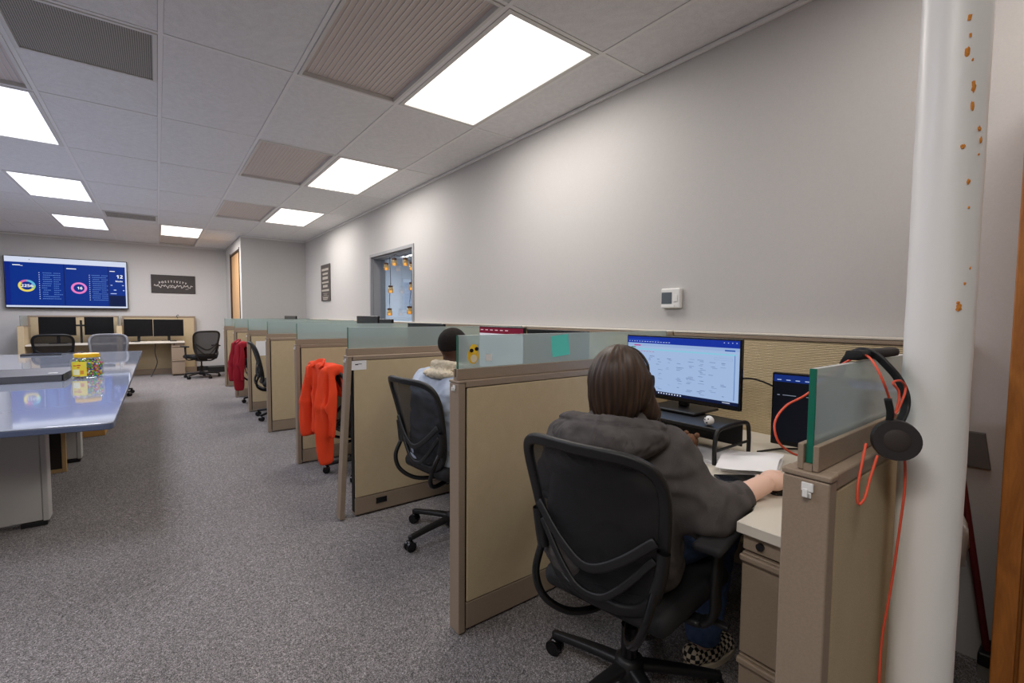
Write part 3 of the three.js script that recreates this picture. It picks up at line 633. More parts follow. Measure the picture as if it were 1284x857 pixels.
{ // tall cabinet at the right edge
  const t = thing('wooden_cabinet', 'tall orange-brown wooden cabinet against the wall right of the white column', 'cabinet', 2.245, 0, -.148);
  const hw = .24, hd = .335, H = 2.12;
  mesh('carcass', box(-hw + .02, hw, 0, H, -hd + .001, hd, .004), M.wood, t);
  mesh('side_stile', box(-hw - .002, -hw + .0195, .002, H, -hd, -hd + .05, .005, 2), M.wood, t);
  for (const [y0, y1] of [[.08, 1.345], [1.355, H - .02]]) {
    const dr = mesh('door', box(-hw, -hw + .0195, y0, y1, -hd + .058, hd - .01, .004, 2), M.wood, t);
    mesh('door_panel', box(-hw - .006, -hw - .0005, y0 + .06, y1 - .06, -hd + .115, hd - .07, .004, 2), M.wood, dr);
    mesh('knob', ball(V3(-hw - .014, (y0 + y1) / 2, hd - .045), .013, 12, 8), M.chrome, dr);
  }
  const b = thing('waste_bin', 'grey waste bin with a white liner bag standing behind the white column', 'waste bin', 2.25, 0, .44);
  mesh('bin', lathe([[0, .004], [.115, .004], [.125, .02], [.145, .57], [.15, .575], [.142, .58], [.135, .56], [.118, .03], [0, .025]], 32), std({ color: 0x77777a, roughness: .6 }), b);
  const bag = lathe([[.15, .46], [.156, .5], [.156, .57], [.148, .6], [.14, .59], [.137, .54], [.12, .3]], 40); { const p = bag.attributes.position; for (let k = 0; k < p.count; k++) { const a = Math.atan2(p.getZ(k), p.getX(k)), f = 1 + .05 * Math.sin(a * 9 + p.getY(k) * 30) + .03 * Math.sin(a * 17); p.setX(k, p.getX(k) * Math.max(.985, f)); p.setZ(k, p.getZ(k) * Math.max(.985, f)); p.setY(k, p.getY(k) + .012 * Math.sin(a * 7)); } bag.computeVertexNormals(); }
  mesh('liner_bag', bag, std({ color: 0xd6d4d0, roughness: .6, side: THREE.DoubleSide }), b);
  const m = thing('floor_brush', 'dark red handled brush leaning on the wall behind the waste bin', 'broom', 2.43, 0, .235);
  mesh('handle', cyl(V3(-.02, .1, .0), V3(.04, .9, -.13), .011), std({ color: 0x5e1518, roughness: .5 }), m);
  mesh('brush_head', box(-.06, .03, .05, .1, -.02, .025, .008, 2), M.black, m);
  mesh('bristles', box(-.055, .025, 0, .0495, -.017, .02), std({ color: 0x8d8a84, roughness: 1 }), m);
  const p = thing('wall_dustpan', 'grey dustpan hanging on the wall between the white column and the cabinet', 'dustpan', 2.485, .76, .345);
  mesh('pan', plate([[-.08, 0], [.08, 0], [.06, .13], [-.06, .13]], .012, .003).rotateY(Math.PI / 2).translate(-.006, 0, 0), std({ color: 0x5c5a58, roughness: .6 }), p);
  mesh('grip', box(-.004, .008, .13, .26, -.012, .012, .004, 2), std({ color: 0x5c5a58, roughness: .6 }), p);
}

// ------------------------------------------------------------------ small things on the wall
{
  const t = thing('thermostat', 'white thermostat with a grey display on the long wall above the monitor', 'thermostat', WALL_X - .001, 1.44, 1.65);
  mesh('body', box(-.03, 0, -.06, .06, -.066, .066, .008, 3), M.white, t);
  mesh('display', box(-.0312, -.0302, -.034, .036, -.06, .012, .0002), std({ color: 0x586067, roughness: .3 }), t);
  mesh('lower_lip', box(-.034, -.0305, -.056, -.042, -.058, .03, .0015), M.white, t);
  mesh('button', box(-.0335, -.0305, -.02, .02, .026, .05, .0015), M.white, t);

  const plaqueTex = canvasTexture(256, 384, (g, w, h) => {
    g.fillStyle = '#4a4442'; g.fillRect(0, 0, w, h); g.fillStyle = '#d8d0c4'; g.textAlign = 'center';
    g.font = 'bold 40px sans-serif'; const rows = [34, 30, 40, 24, 36, 28]; let y = 40;
    for (const r of rows) { const ww = 120 + rnd() * 90; for (let x = (w - ww) / 2; x < (w + ww) / 2; x += 20) g.fillRect(x, y, 12, r * .7); y += r + 12; }
    g.fillStyle = '#a89f96'; for (let k = 0; k < 7; k++) { const ww = 80 + rnd() * 120; for (let x = (w - ww) / 2; x < (w + ww) / 2; x += 13) g.fillRect(x, y, 8, 7); y += 15; }
    g.fillStyle = '#cfc6ba'; g.fillRect(50, h - 34, 156, 6); g.fillRect(60, h - 20, 136, 5);
  });
  const q = thing('wall_plaque', 'tall dark plaque with pale lettering on the long wall before the window', 'sign', WALL_X - .001, 1.915, 8.92);
  mesh('board', box(-.02, 0, -.335, .335, -.275, .275, .003), std({ color: 0x4a4442, roughness: .7 }), q);
  const pg = flatUV(.54, .66); pg.rotateY(-Math.PI / 2); pg.translate(-.0206, 0, 0);
  mesh('lettering', pg, std({ map: plaqueTex, roughness: .8 }), q, true);

  const signTex = canvasTexture(512, 256, (g, w, h) => {
    g.fillStyle = '#3f3b3b'; g.fillRect(0, 0, w, h);
    for (let k = 0; k < 500; k++) { g.fillStyle = 'rgba(90,84,82,.35)'; g.fillRect(rnd() * w, rnd() * h, 10 + rnd() * 30, 1); }
    g.fillStyle = '#d9d4ce'; g.textAlign = 'center'; g.font = 'bold 40px sans-serif';
    const s = 'POSITIVITY'; for (let k = 0; k < s.length; k++) { const u = (k - 4.5) / 4.5; g.save(); g.translate(w / 2 - 10 + u * 150, 104 + u * u * 22); g.rotate(u * .2); g.fillText(s[k], 0, 0); g.restore(); }
    g.strokeStyle = '#d9d4ce'; g.lineWidth = 5; g.beginPath();                 // the flowing script line
    for (let x = 30; x < w - 26; x += 2) { const y = 158 + 22 * Math.sin(x * .11) * Math.sin(x * .037 + 1) + 8 * Math.sin(x * .31); x === 30 ? g.moveTo(x, y) : g.lineTo(x, y); }
    g.stroke(); g.lineWidth = 4; g.beginPath(); g.moveTo(205, 176); g.lineTo(262, 172); g.moveTo(270, 190); g.lineTo(300, 136); g.moveTo(395, 198); g.lineTo(430, 192); g.stroke();
  });
  const sg = thing('wall_sign', 'dark grey wall sign with arched white lettering right of the television', 'sign', .308, 1.98, BACK - .001);
  mesh('board', box(-.4, .4, -.2, .2, 0, .022, .003), std({ color: 0x3f3b3b, roughness: .8 }), sg);
  const sf = flatUV(.79, .39); sf.translate(0, 0, .0226); mesh('lettering', sf, std({ map: signTex, roughness: .85 }), sg, true);
}
{ // television
  const tex = canvasTexture(1024, 576, (g, w, h) => {
    g.fillStyle = '#062f88'; g.fillRect(0, 0, w, h);
    g.fillStyle = '#0a2480'; g.fillRect(0, 60, 40, h);
    g.fillStyle = '#d5ddf2'; g.fillRect(0, 0, w, 62); g.fillRect(0, h - 20, w, 20); g.fillRect(w - 14, 0, 14, h);
    g.fillStyle = '#30374a'; g.fillRect(190, 26, 6, 8);
    g.fillStyle = '#061a5c'; g.fillRect(466, 64, 8, h - 84); g.fillRect(850, 64, 8, h - 84);
    g.fillStyle = '#081a45'; g.fillRect(860, 420, 150, 136);
    g.fillStyle = '#ffffff'; g.fillRect(60, 92, 60, 9); g.fillRect(120, 100, 20, 5); g.fillRect(490, 108, 84, 9); g.fillRect(868, 116, 48, 8);
    const ring = (x, y, r, parts) => { let a = -Math.PI / 2; for (const [f, c] of parts) { g.strokeStyle = c; g.lineWidth = 22; g.beginPath(); g.arc(x, y, r, a, a + f * Math.PI * 2); g.stroke(); a += f * Math.PI * 2; } };
    ring(165, 330, 58, [[.24, '#63b8dc'], [.1, '#9fd08a'], [.52, '#ecd860'], [.14, '#d86aa8']]);
    ring(592, 340, 58, [[.3, '#e884d0'], [.7, '#ee7fc6']]);
    g.fillStyle = '#ffffff'; g.textAlign = 'center'; g.font = 'bold 44px sans-serif'; g.fillText('2256', 167, 346); g.fillText('16', 598, 356); g.font = 'bold 58px sans-serif'; g.fillText('12', 958, 204); g.font = 'bold 26px sans-serif'; g.fillText('Made', 952, 250);
    g.fillStyle = '#c7d6fb'; g.fillRect(872, 288, 18, 8); g.fillRect(978, 288, 18, 8); g.fillRect(900, 346, 24, 10); g.fillRect(870, 392, 56, 8); g.fillRect(985, 350, 14, 10);
    const list = (x, y, n, c) => { for (let k = 0; k < n; k++) { g.fillStyle = '#e8f0ff'; g.fillRect(x, y + k * 25, 7, 7); g.fillStyle = '#6a92dc'; const s = rnd() * 14; for (let u = 0; u < 40 + rnd() * 70; u += 15) g.fillRect(x + 22 + s + u, y + k * 25, 12, 6); for (let u = 0; u < 30 + rnd() * 40; u += 15) g.fillRect(x + c + u, y + k * 25, 11, 6); } };
    list(262, 172, 13, 120); list(682, 176, 13, 110);
  });
  const t = thing('wall_television', 'very large wall television showing a blue dashboard with two ring charts', 'television', -1.382, 1.91, BACK - .08, 0);
  mesh('housing', box(-.9, .9, -.5, .5, -.03, .012, .006, 2), M.blackGloss, t);
  const s = flatUV(1.77, .965); s.translate(0, .004, .0132);
  mesh('screen', s, phy({ color: 0x040406, roughness: .5, specularIntensity: .2, emissive: 0xffffff, emissiveMap: tex, emissiveIntensity: .95 }), t, true);
  mesh('wall_mount', box(-.25, .25, -.2, .2, -.078, -.0302), M.black, t);
}
{ // jar lights in the window
  const spots = [[2.0, 6.21], [2.04, 5.94], [2.01, 5.59], [1.94, 5.40], [1.68, 6.07], [1.69, 5.41], [1.37, 6.11], [1.39, 5.47]];
  const x = WALL_X + .05, amber = phy({ color: 0xf0d6a0, roughness: .15, transmission: .8, thickness: 0 }), glowM = std({ color: 0xffe2a0, emissive: 0xffb84a, emissiveIntensity: .55 });
  spots.forEach(([y, d], k) => {
    const t = thing('jar_lantern', 'small amber jar lantern ' + ['at the closet-side end of the window\'s top cord', 'second from the closet side on the window\'s top cord', 'third from the closet side on the window\'s top cord', 'at the end of the window\'s top cord away from the closet', 'halfway down the window cord on the closet side', 'halfway down the window cord away from the closet', 'at the foot of the window cord on the closet side', 'at the foot of the window cord away from the closet'][k], 'lantern', x, y - .05, d, 0, 'amber jar lanterns in the window');
    mesh('jar', lathe([[0, 0], [.03, 0], [.036, .01], [.036, .055], [.028, .07], [.028, .078]], 18), amber, t);
    mesh('candle', cyl(V3(0, .003, 0), V3(0, .035, 0), .02, .018, 12), glowM, t);
    mesh('lid', cyl(V3(0, .0785, 0), V3(0, .1, 0), .031, .031, 18), std({ color: 0x4a2c1a, roughness: .5, metalness: .3 }), t);
    mesh('hanger', tube([V3(0, .1, 0), V3(0, .125, .012), V3(0, .145, 0)], .0025, 10, 5), M.black, t);
  });
  const c = thing('lantern_cord', 'dark cord strung across the window and down both sides with jar lanterns', 'cord', x, 2.13, 5.8);
  const at = (y, d) => V3(0, y - 2.13, -(d - 5.8));
  mesh('top_run', tube([at(2.12, 6.24), at(2.1, 6.1), at(2.135, 5.94), at(2.1, 5.75), at(2.11, 5.59), at(2.04, 5.4)], .003, 40, 5), M.black, c);
  mesh('side_run', tube([at(2.12, 6.1), at(1.78, 6.07), at(1.6, 6.1), at(1.47, 6.11)], .004, 24, 5), M.black, c);
  mesh('side_run', tube([at(2.04, 5.4), at(1.79, 5.41), at(1.6, 5.44), at(1.49, 5.47)], .004, 24, 5), M.black, c);
}
// stickers and labels on the partitions
{
  const gz = nearFace(1) + THICK / 2 - .0058;                                     // near face of the glass
  const nt = tag(mesh('sticky_note', (() => { const g = new THREE.PlaneGeometry(.115, .1, 8, 8); const p = g.attributes.position; for (let k = 0; k < p.count; k++) p.setZ(k, .0008 + .006 * Math.pow(clamp((.05 - p.getY(k)) / .1, 0, 1), 2)); g.computeVertexNormals(); g.rotateZ(.08); return g; })(), std({ color: 0x5fd3c4, roughness: .9, side: THREE.DoubleSide })), 'teal sticky note on the frosted glass behind the person in the hoodie', 'sticky note');
  nt.position.set(1.535, 1.186, -gz);
  const ck = thing('bird_sticker', 'small yellow bird sticker with black sunglasses on the frosted glass', 'sticker', 1.04, 1.167, gz - .0006);
  const disc = (rx, ry, x, y, z) => { const g = new THREE.CylinderGeometry(1, 1, .0006, 28); g.rotateX(Math.PI / 2); g.scale(rx, ry, 1); g.translate(x, y, z); return g; };
  mesh('body', [disc(.028, .034, 0, -.008, .0003)], std({ color: 0xe2b62a, roughness: .6 }), ck);
  mesh('head', [disc(.021, .02, .003, .02, .0009)], std({ color: 0xf0c830, roughness: .6 }), ck);
  mesh('belly', [disc(.016, .017, .002, -.02, .0012)], std({ color: 0xe0d6b8, roughness: .6 }), ck);
  for (const [x, y] of [[-.009, .014], [.016, .02]]) mesh('sunglass_lens', [disc(.0095, .008, x, y, .0018)], M.blackGloss, ck);
  const ws = tag(mesh('white_sticker', box(-.016, .016, -.015, .015, 0, .0006), M.white), 'tiny white square sticker next to the yellow bird sticker', 'sticker'); ws.position.set(1.118, 1.148, -gz + .0002);
  const lb = thing('paper_label', 'white paper label with a dark mark on the leaning-post partition', 'label', 1.025, 1.0, nearFace(2) + .0016);
  mesh('card', box(-.05, .05, -.03, .03, -.0006, .0006), M.paper, lb);
  const mk = mesh('mark', [box(-.024, -.004, .002, .009, .0007, .0011), box(-.008, .02, .006, .01, .0007, .0011)], M.black, lb); mk.userData.kind = 'stuff';
  const no = tag(mesh('wall_notice', box(-.07, .07, -.1, .1, -.0006, .0006), M.paper), 'white paper notice pinned on the partition behind the edge-on chair', 'notice'); no.position.set(1.12, .86, -(nearFace(5) + .0014));
}

// ------------------------------------------------------------------ conference table and what is on it
{
  const x0 = -2.05, x1 = -.205, n0 = 3.25, n1 = 9.29, cx = (x0 + x1) / 2, cd = (n0 + n1) / 2;
  const t = thing('conference_table', 'long glossy blue-grey conference table with grey panel legs', 'table', cx, 0, cd);
  const q = (x, d) => [x - cx, d - cd];
  const corner = (x, d, ax, ad, bx, bd) => { const o = []; for (let k = 0; k <= 5; k++) { const u = k / 5; o.push([(1 - u) * (1 - u) * ax + 2 * u * (1 - u) * x + u * u * bx - cx, (1 - u) * (1 - u) * ad + 2 * u * (1 - u) * d + u * u * bd - cd]); } return o; };
  const out = [...corner(x1, n0, x1 - .05, n0 + .008, x1, n0 + .05), ...corner(x1, n1, x1, n1 - .05, x1 - .05, n1), ...corner(x0, n1, x0 + .05, n1, x0, n1 - .05), ...corner(x0, n0 + .35, x0, n0 + .4, x0 + .05, n0 + .342)];
  const top = plate(out, .004, .002); top.rotateX(-Math.PI / 2); top.translate(0, .7345, 0);
  mesh('table_top', top, M.tableTop, t);
  const under = plate(out.map(([a, b]) => [a * .998, b * .9995]), .024, .003); under.rotateX(-Math.PI / 2); under.translate(0, .705, 0);
  mesh('edge_band', under, M.tableEdge, t);
  for (const d of [4.0, 5.55, 7.2, 8.7]) {
    const leg = mesh('leg_panel', boxD(-1.62 - cx, -.6 - cx, .035, .6915, d - cd, d + .1 - cd, .006, 2), M.tableLeg, t);
    mesh('edge_trim', boxD(-.5995 - cx, -.57 - cx, .03, .6915, d - .004 - cd, d + .104 - cd, .006, 2), M.tableLeg, leg);
    mesh('foot', boxD(-.7 - cx, -.58 - cx, 0, .0295, d + .005 - cd, d + .095 - cd, .004), M.black, leg);
    mesh('foot', boxD(-1.6 - cx, -1.48 - cx, 0, .0345, d + .005 - cd, d + .095 - cd, .004), M.black, leg);
  }
  const yt = .7415;
  const j = thing('candy_jar', 'big clear jar of colourful candy with a yellow lid on the conference table', 'jar', -.52, yt, 5.68);
  mesh('glass', lathe([[0, .001], [.105, .001], [.114, .012], [.116, .03], [.11, .075], [.116, .12], [.113, .16], [.095, .178], [.085, .182]], 36), phy({ color: 0xf4f8f4, roughness: .05, transmission: 1, thickness: 0 }), j);
  mesh('lid', lathe([[0, .183], [.088, .183], [.09, .187], [.09, .212], [.086, .217], [0, .217]], 36), std({ color: 0xe6b416, roughness: .4 }), j);
  const lab = new THREE.CylinderGeometry(.1185, .1185, .13, 20, 1, true, -.95, 1.0); lab.translate(0, .085, 0);
  const labTex = canvasTexture(128, 160, (g, w, h) => { g.fillStyle = '#ecd63a'; g.fillRect(0, 0, w, h); g.fillStyle = '#c8322a'; g.fillRect(20, 38, 30, 10); g.fillRect(54, 34, 30, 12); g.fillRect(56, 58, 20, 10); g.fillStyle = '#f2efc0'; g.fillRect(14, 84, 60, 60); g.fillStyle = '#d88a2a'; g.fillRect(80, 96, 26, 40); });
  mesh('label_wrap', lab, std({ map: labTex, roughness: .5, side: THREE.DoubleSide }), j, true);
  const cg = new THREE.IcosahedronGeometry(.0085, 1), cols = [0xd84a8a, 0x4fae5a, 0xeacb3a, 0x3f7fd0, 0xf0f0ea, 0xe07a2c, 0x9ad04a, 0x7a4fb0], N = 900;
  const im = new THREE.InstancedMesh(cg, std({ color: 0xffffff, roughness: .4 }), N), m4 = new THREE.Matrix4();
  for (let k = 0; k < N; k++) { const a = rnd() * 6.283, rr = .1 * Math.pow(rnd(), .22), y = .014 + rnd() * .145, f = y > .14 ? .85 : y > .055 && y < .1 ? .95 : 1; m4.makeTranslation(Math.cos(a) * rr * f, y, Math.sin(a) * rr * f); im.setMatrixAt(k, m4); im.setColorAt(k, new THREE.Color(cols[Math.floor(rnd() * 8)])); }
  im.name = 'candy'; im.userData.kind = 'stuff'; im.castShadow = im.receiveShadow = true; j.add(im);
  const tr = thing('document_case', 'dark grey flat case lying open-ended on the conference table', 'case', -.96, yt, 5.82, -.02);
  mesh('shell', [box(-.33, .31, 0, .006, -.36, .36, .002), box(-.33, .31, .052, .058, -.36, .36, .002), box(-.33, -.324, .006, .052, -.36, .36), box(-.324, .304, .006, .052, -.36, -.354), box(-.324, .304, .006, .052, .354, .36)], std({ color: 0x4d4c50, roughness: .55 }), tr);
  mesh('end_panel', box(.3105, .318, 0, .062, -.36, .36, .002), std({ color: 0x2b2b2e, roughness: .5 }), tr);
  mesh('latch', box(.2, .26, .0585, .062, .2, .235, .001), M.white, tr);
  const lt = thing('flat_laptop', 'closed black laptop lying near the far end of the conference table', 'laptop', -1.28, yt, 8.98, .1);
  mesh('base', box(-.2, .2, 0, .012, -.13, .13, .004), M.black, lt); mesh('lid', box(-.2, .2, .0125, .02, -.13, .13, .004), M.blackGloss, lt);
  tag(mesh('black_cable', tube([W(-1.06, .7455, 9.0), W(-.98, .7455, 9.08), W(-.9, .7455, 9.02), W(-.84, .7455, 9.1)], .004, 24, 6), M.black), 'short black cable next to the closed laptop on the table', 'cable');
  const fb = thing('framed_board', 'dark board in a thin pale wood frame standing under the conference table', 'framed board', -.96, 0, 5.28, 0);
  mesh('board', box(-.295, .295, .03, .63, -.006, .006), std({ color: 0x241c18, roughness: .6 }), fb);
  mesh('frame', [box(-.325, -.296, 0, .66, -.014, .014, .003), box(.296, .325, 0, .66, -.014, .014, .003), box(-.2955, .2955, 0, .0295, -.014, .014, .003), box(-.2955, .2955, .6305, .66, -.014, .014, .003)], std({ color: 0xb99a6a, roughness: .6 }), fb);
  const bx = thing('cardboard_box', 'brown cardboard box with a white shipping label under the conference table', 'box', -.72, 0, 6.78);
  mesh('carton', box(-.235, .235, 0, .3, -.16, .16, .004), std({ color: 0xb98a4c, roughness: .9 }), bx);
  mesh('tape', box(-.236, .236, .2995, .3012, -.03, .03), std({ color: 0xcba468, roughness: .5 }), bx);
  mesh('shipping_label', box(.13, .19, .12, .17, .1597, .1606), M.paper, bx);
}

// ------------------------------------------------------------------ desks along the back wall
{
  const backD = BACK - .09;
  const panels = [[-2.0, -.63, 'tan panel behind the two dark monitors below the television'], [-.6, .69, 'tan panel behind the dark twin monitors right of the low divider']];
  for (const [a, b, label] of panels) {
    const t = thing('back_wall_panel', label, 'wall panel', (a + b) / 2, 0, backD);
    const w = (b - a) / 2 - .004, h = 1.27;
    mesh('frame', [box(-w, -w + .03, 0, h, -.03, .03, .004), box(w - .03, w, 0, h, -.03, .03, .004), box(-w + .03, w - .03, h - .03, h, -.03, .03, .004), box(-w + .03, w - .03, 0, .12, -.03, .03, .004)], M.frame, t);
    mesh('fabric_panel', box(-w + .0305, w - .0305, .1205, h - .0305, -.02, .02, .004), M.fabric, t);
  }
  const divs = [[-1.985, 'low tan divider with a frosted glass top at the left end of the back desks'], [-.615, 'low tan divider with a small frosted glass top between the back monitors']];
  for (const [x, label] of divs) {
    const t = thing('low_divider', label, 'partition', x, 0, 12.42);
    mesh('panel', box(-.04, .04, .02, 1.055, -.3, .3, .006, 2), M.fabric, t);
    mesh('end_post', box(-.042, .042, 0, 1.07, .3005, .335, .004), M.fabric, t);
    mesh('top_rail', box(-.042, .042, 1.0555, 1.08, -.3, .3, .004), M.frame, t);
    mesh('glass_screen', box(-.006, .006, 1.0805, 1.27, -.28, .32, .001), M.frosted, t);
  }
  for (const [a, b, label] of [[-1.94, -.66, 'white-topped desk below the television'], [-.57, .45, 'white-topped desk below the dark wall sign']]) {
    const t = thing('back_desk', label, 'desk', (a + b) / 2, 0, 12.44);
    const w = (b - a) / 2;
    mesh('desktop', box(-w, w, .7, .73, -.3, .33, .005), M.desk, t);
    mesh('modesty_panel', box(-w, w, .0, .6995, -.29, -.262, .003), M.fabric, t);
    mesh('kick_plate', box(-w, w, .0, .12, -.2615, -.25, .003), M.frame, t);
  }
  drawerUnit('back_pedestal', 'taupe two-drawer pedestal under the white desk below the dark wall sign', .33, 12.43, .23, .56, .6985, turnTo(0, -1));
  const bm = (a, b, top, label) => monitor('monitor', label, (a + b) / 2, top - .36, 12.36, b - a, .36, turnTo(0, -1), null, 0, .7315);
  bm(-1.79, -1.27, 1.245, 'dark monitor at the left end of the back desks behind a black chair');
  bm(-1.15, -.71, 1.25, 'dark monitor left of the low divider behind the grey chair');
  bm(-.555, -.085, 1.205, 'dark monitor right of the low divider at the back desk');
  bm(-.075, .445, 1.2, 'dark monitor next to the black chair with armrests at the back desk');
  const dp = tag(mesh('desk_pad', box(-.3, .2, 0, .012, -.05, .05, .003), M.desk), 'pale keyboard tray in front of the dark twin monitors', 'keyboard'); dp.position.set(0, .7315, -12.24);
  const st = thing('desk_stand', 'black cross-shaped stand between the two back monitors below the television', 'stand', -1.21, .7305, 12.5);
  mesh('post', cyl(V3(0, 0, 0), V3(0, .45, 0), .018), M.black, st); mesh('cross_arm', box(-.1, .1, .33, .365, -.02, .02, .006), M.black, st);
  tag(mesh('power_cable', tube([W(-.05, .695, 12.2), W(-.06, .5, 12.16), W(-.03, .3, 12.17), W(-.09, .12, 12.16), W(-.14, .012, 12.1)], .008, 30, 6), M.black), 'black power cable hanging under the desk below the dark wall sign', 'cable');
  tag(mesh('panel_cable', tube([W(.38, 1.28, 12.76), W(.36, 1.3, 12.75), W(.34, 1.27, 12.74), W(.36, 1.22, 12.74)], .006, 20, 6), M.black), 'short black cable hooked over the panel beside the twin monitors', 'cable');
  tag(mesh('floor_box', box(-.2, .2, 0, .13, -.12, .12, .01, 2), M.black), 'low black box on the floor by the closet behind the black armchair', 'box').position.set(1.08, 0, -12.5);
}
// ------------------------------------------------------------------ headset and orange cords on the near partition
{
  const t = thing('hanging_headset', 'black headset hooked over the glass of the near partition beside the white column', 'headset', 1.12, 1.06, .27);
  const L = (v) => v.sub(V3(1.12, 1.06, -.27));
  mesh('headband', sweep([W(1.182, 1.2, .365), W(1.16, 1.244, .342), W(1.155, 1.258, .318), W(1.152, 1.252, .295), W(1.15, 1.23, .272), W(1.152, 1.208, .256), W(1.15, 1.178, .243), W(1.146, 1.151, .241), W(1.125, 1.128, .243)].map(L), .016, .007, V3(1, .2, .3), 60), M.black, t);
  mesh('band_cushion', sweep([W(1.10, 1.252, .316), W(1.2, 1.251, .312), W(1.33, 1.25, .31)].map(L), .03, .02, V3(0, 1, 0), 20), M.blackSoft, t);
  const pad = new THREE.CylinderGeometry(.036, .034, .028, 32, 2); { const p = pad.attributes.position; for (let k = 0; k < p.count; k++) if (Math.abs(p.getY(k)) < .001) { p.setX(k, p.getX(k) * 1.08); p.setZ(k, p.getZ(k) * 1.08); } pad.computeVertexNormals(); }
  const q = new THREE.Quaternion().setFromUnitVectors(V3(0, 1, 0), V3(-.9, .08, .43).normalize()); pad.applyQuaternion(q); pad.translate(1.075 - 1.12, 1.102 - 1.06, -.238 + .27);
  const ear = mesh('ear_cushion', pad, std({ color: 0x2a2526, roughness: .55 }), t);
  const dimple = new THREE.SphereGeometry(.022, 20, 10); dimple.scale(1, .25, 1); dimple.applyQuaternion(q); dimple.translate(1.064 - 1.12, 1.103 - 1.06, -.233 + .27);
  mesh('ear_centre', dimple, std({ color: 0x352c2c, roughness: .7 }), ear);
  mesh('yoke', sweep([W(1.066, 1.178, .25), W(1.07, 1.15, .246), W(1.075, 1.12, .25)].map(L), .012, .008, V3(1, 0, .3), 14), M.black, t);
  mesh('far_ear_cushion', ball(L(W(1.185, 1.17, .372)), .03, 18, 12), M.blackSoft, t);
  const c = thing('orange_cord', 'orange cord looped over the near glass partition and hanging down its tan face', 'cord', 1.12, 0, .25);
  const K = (v) => v.sub(V3(1.12, 0, -.25)), r = .0022;
  mesh('upper_run', tube([W(1.15, 1.243, .33), W(1.123, 1.252, .305), W(1.06, 1.239, .27), W(1.052, 1.211, .255), W(1.076, 1.177, .25), W(1.08, 1.149, .243), W(1.11, 1.167, .240), W(1.14, 1.193, .241), W(1.12, 1.207, .244), W(1.09, 1.205, .249), W(1.1, 1.188, .242), W(1.09, 1.147, .244), W(1.075, 1.115, .258)].map(K), r, 120, 7), M.orangeCord, c);
  mesh('hanging_loop', tube([W(.98, 1.106, .257), W(.95, 1.08, .253), W(.93, 1.04, .252), W(.93, 1.012, .25), W(.94, 1.018, .246), W(.97, 1.05, .246), W(1, 1.084, .245)].map(K), r, 60, 7), M.orangeCord, c);
  mesh('long_drop', tube([W(1.11, 1.1, .236), W(1.12, 1.068, .233), W(1.12, 1.007, .23), W(1.12, .928, .234), W(1.12, .797, .243), W(1.12, .695, .252), W(1.12, .601, .253), W(1.12, .4, .251), W(1.115, .15, .25), W(1.13, .02, .24), W(1.2, .004, .12)].map(K), r, 90, 7), M.orangeCord, c);
  mesh('inner_loop', tube([W(1.15, 1.243, .33), W(1.158, 1.22, .36), W(1.191, 1.18, .4), W(1.187, 1.147, .43), W(1.133, 1.124, .45), W(1.079, 1.09, .45), W(1.074, 1.056, .44), W(1.113, 1.027, .43), W(1.157, 1.01, .42), W(1.242, .988, .41), W(1.34, .86, .42), W(1.4, .745, .43)].map(K), r * 1.15, 90, 7), M.orangeCord, c);
}

// ------------------------------------------------------------------ people
// joints are [x, y, depth]; a solid is made in (x, y, depth) and flipped to (x, y, -depth)
function flip(g) { const p = g.attributes.position, n = g.attributes.normal; for (let k = 0; k < p.count; k++) { p.setZ(k, -p.getZ(k)); n.setZ(k, -n.getZ(k)); } for (let k = 0; k < p.count; k += 3) { for (const a of [p, n]) { const x = a.getX(k + 1), y = a.getY(k + 1), z = a.getZ(k + 1); a.setXYZ(k + 1, a.getX(k + 2), a.getY(k + 2), a.getZ(k + 2)); a.setXYZ(k + 2, x, y, z); } } return g; }
const chain = (p, list, k) => { let d = 1e9; for (const [a, b, ra, rb] of list) d = smin(d, cap(p, a, b, ra, rb), k); return d; };
function vertexPaint(g, fn) { const p = g.attributes.position, c = new Float32Array(p.count * 3), q = new THREE.Color(); for (let k = 0; k < p.count; k++) { fn(p.getX(k), p.getY(k), p.getZ(k), q); c[k * 3] = q.r; c[k * 3 + 1] = q.g; c[k * 3 + 2] = q.b; } g.setAttribute('color', new THREE.BufferAttribute(c, 3)); }

function personFrame(ox, od, fx, fd) {
  const n = Math.hypot(fx, fd); fx /= n; fd /= n;                                 // forward and left in (x, depth)
  const lx = -fd, ld = fx;
  return { B: (f, l, y) => [ox + f * fx + l * lx, y, od + f * fd + l * ld], f: [fx, fd], l: [lx, ld], o: [ox, od] };
}
function inFrame(fr, p) { const x = p[0] - fr.o[0], d = p[2] - fr.o[1]; return [x * fr.f[0] + d * fr.f[1], x * fr.l[0] + d * fr.l[1], p[1]]; }   // forward, left, up
function headField(fr, hf, hy) {                                                  // head centre at forward hf, height hy
  return (p) => {
    const q = inFrame(fr, p), a = [q[0] - hf, q[1], q[2] - hy];
    let d = ell(a, [-.012, 0, .025], [.094, .074, .088]);                         // skull
    d = smin(d, ell(a, [.02, 0, -.03], [.072, .06, .075]), .04);                  // face and jaw
    d = smin(d, ell(a, [.055, 0, -.078], [.026, .03, .022]), .025);               // chin
    d = smin(d, cap(a, [.086, 0, .008], [.104, 0, -.026], .008, .012), .012);     // nose
    for (const s of [-1, 1]) { d = smin(d, ell(a, [-.008, s * .075, -.012], [.02, .009, .03]), .006); d = smax(d, -ell(a, [.086, s * .03, .008], [.014, .016, .011]), .012); }
    d = smin(d, cap(a, [.082, -.018, -.05], [.082, .018, -.05], .008), .008);     // lips
    return d;
  };
}
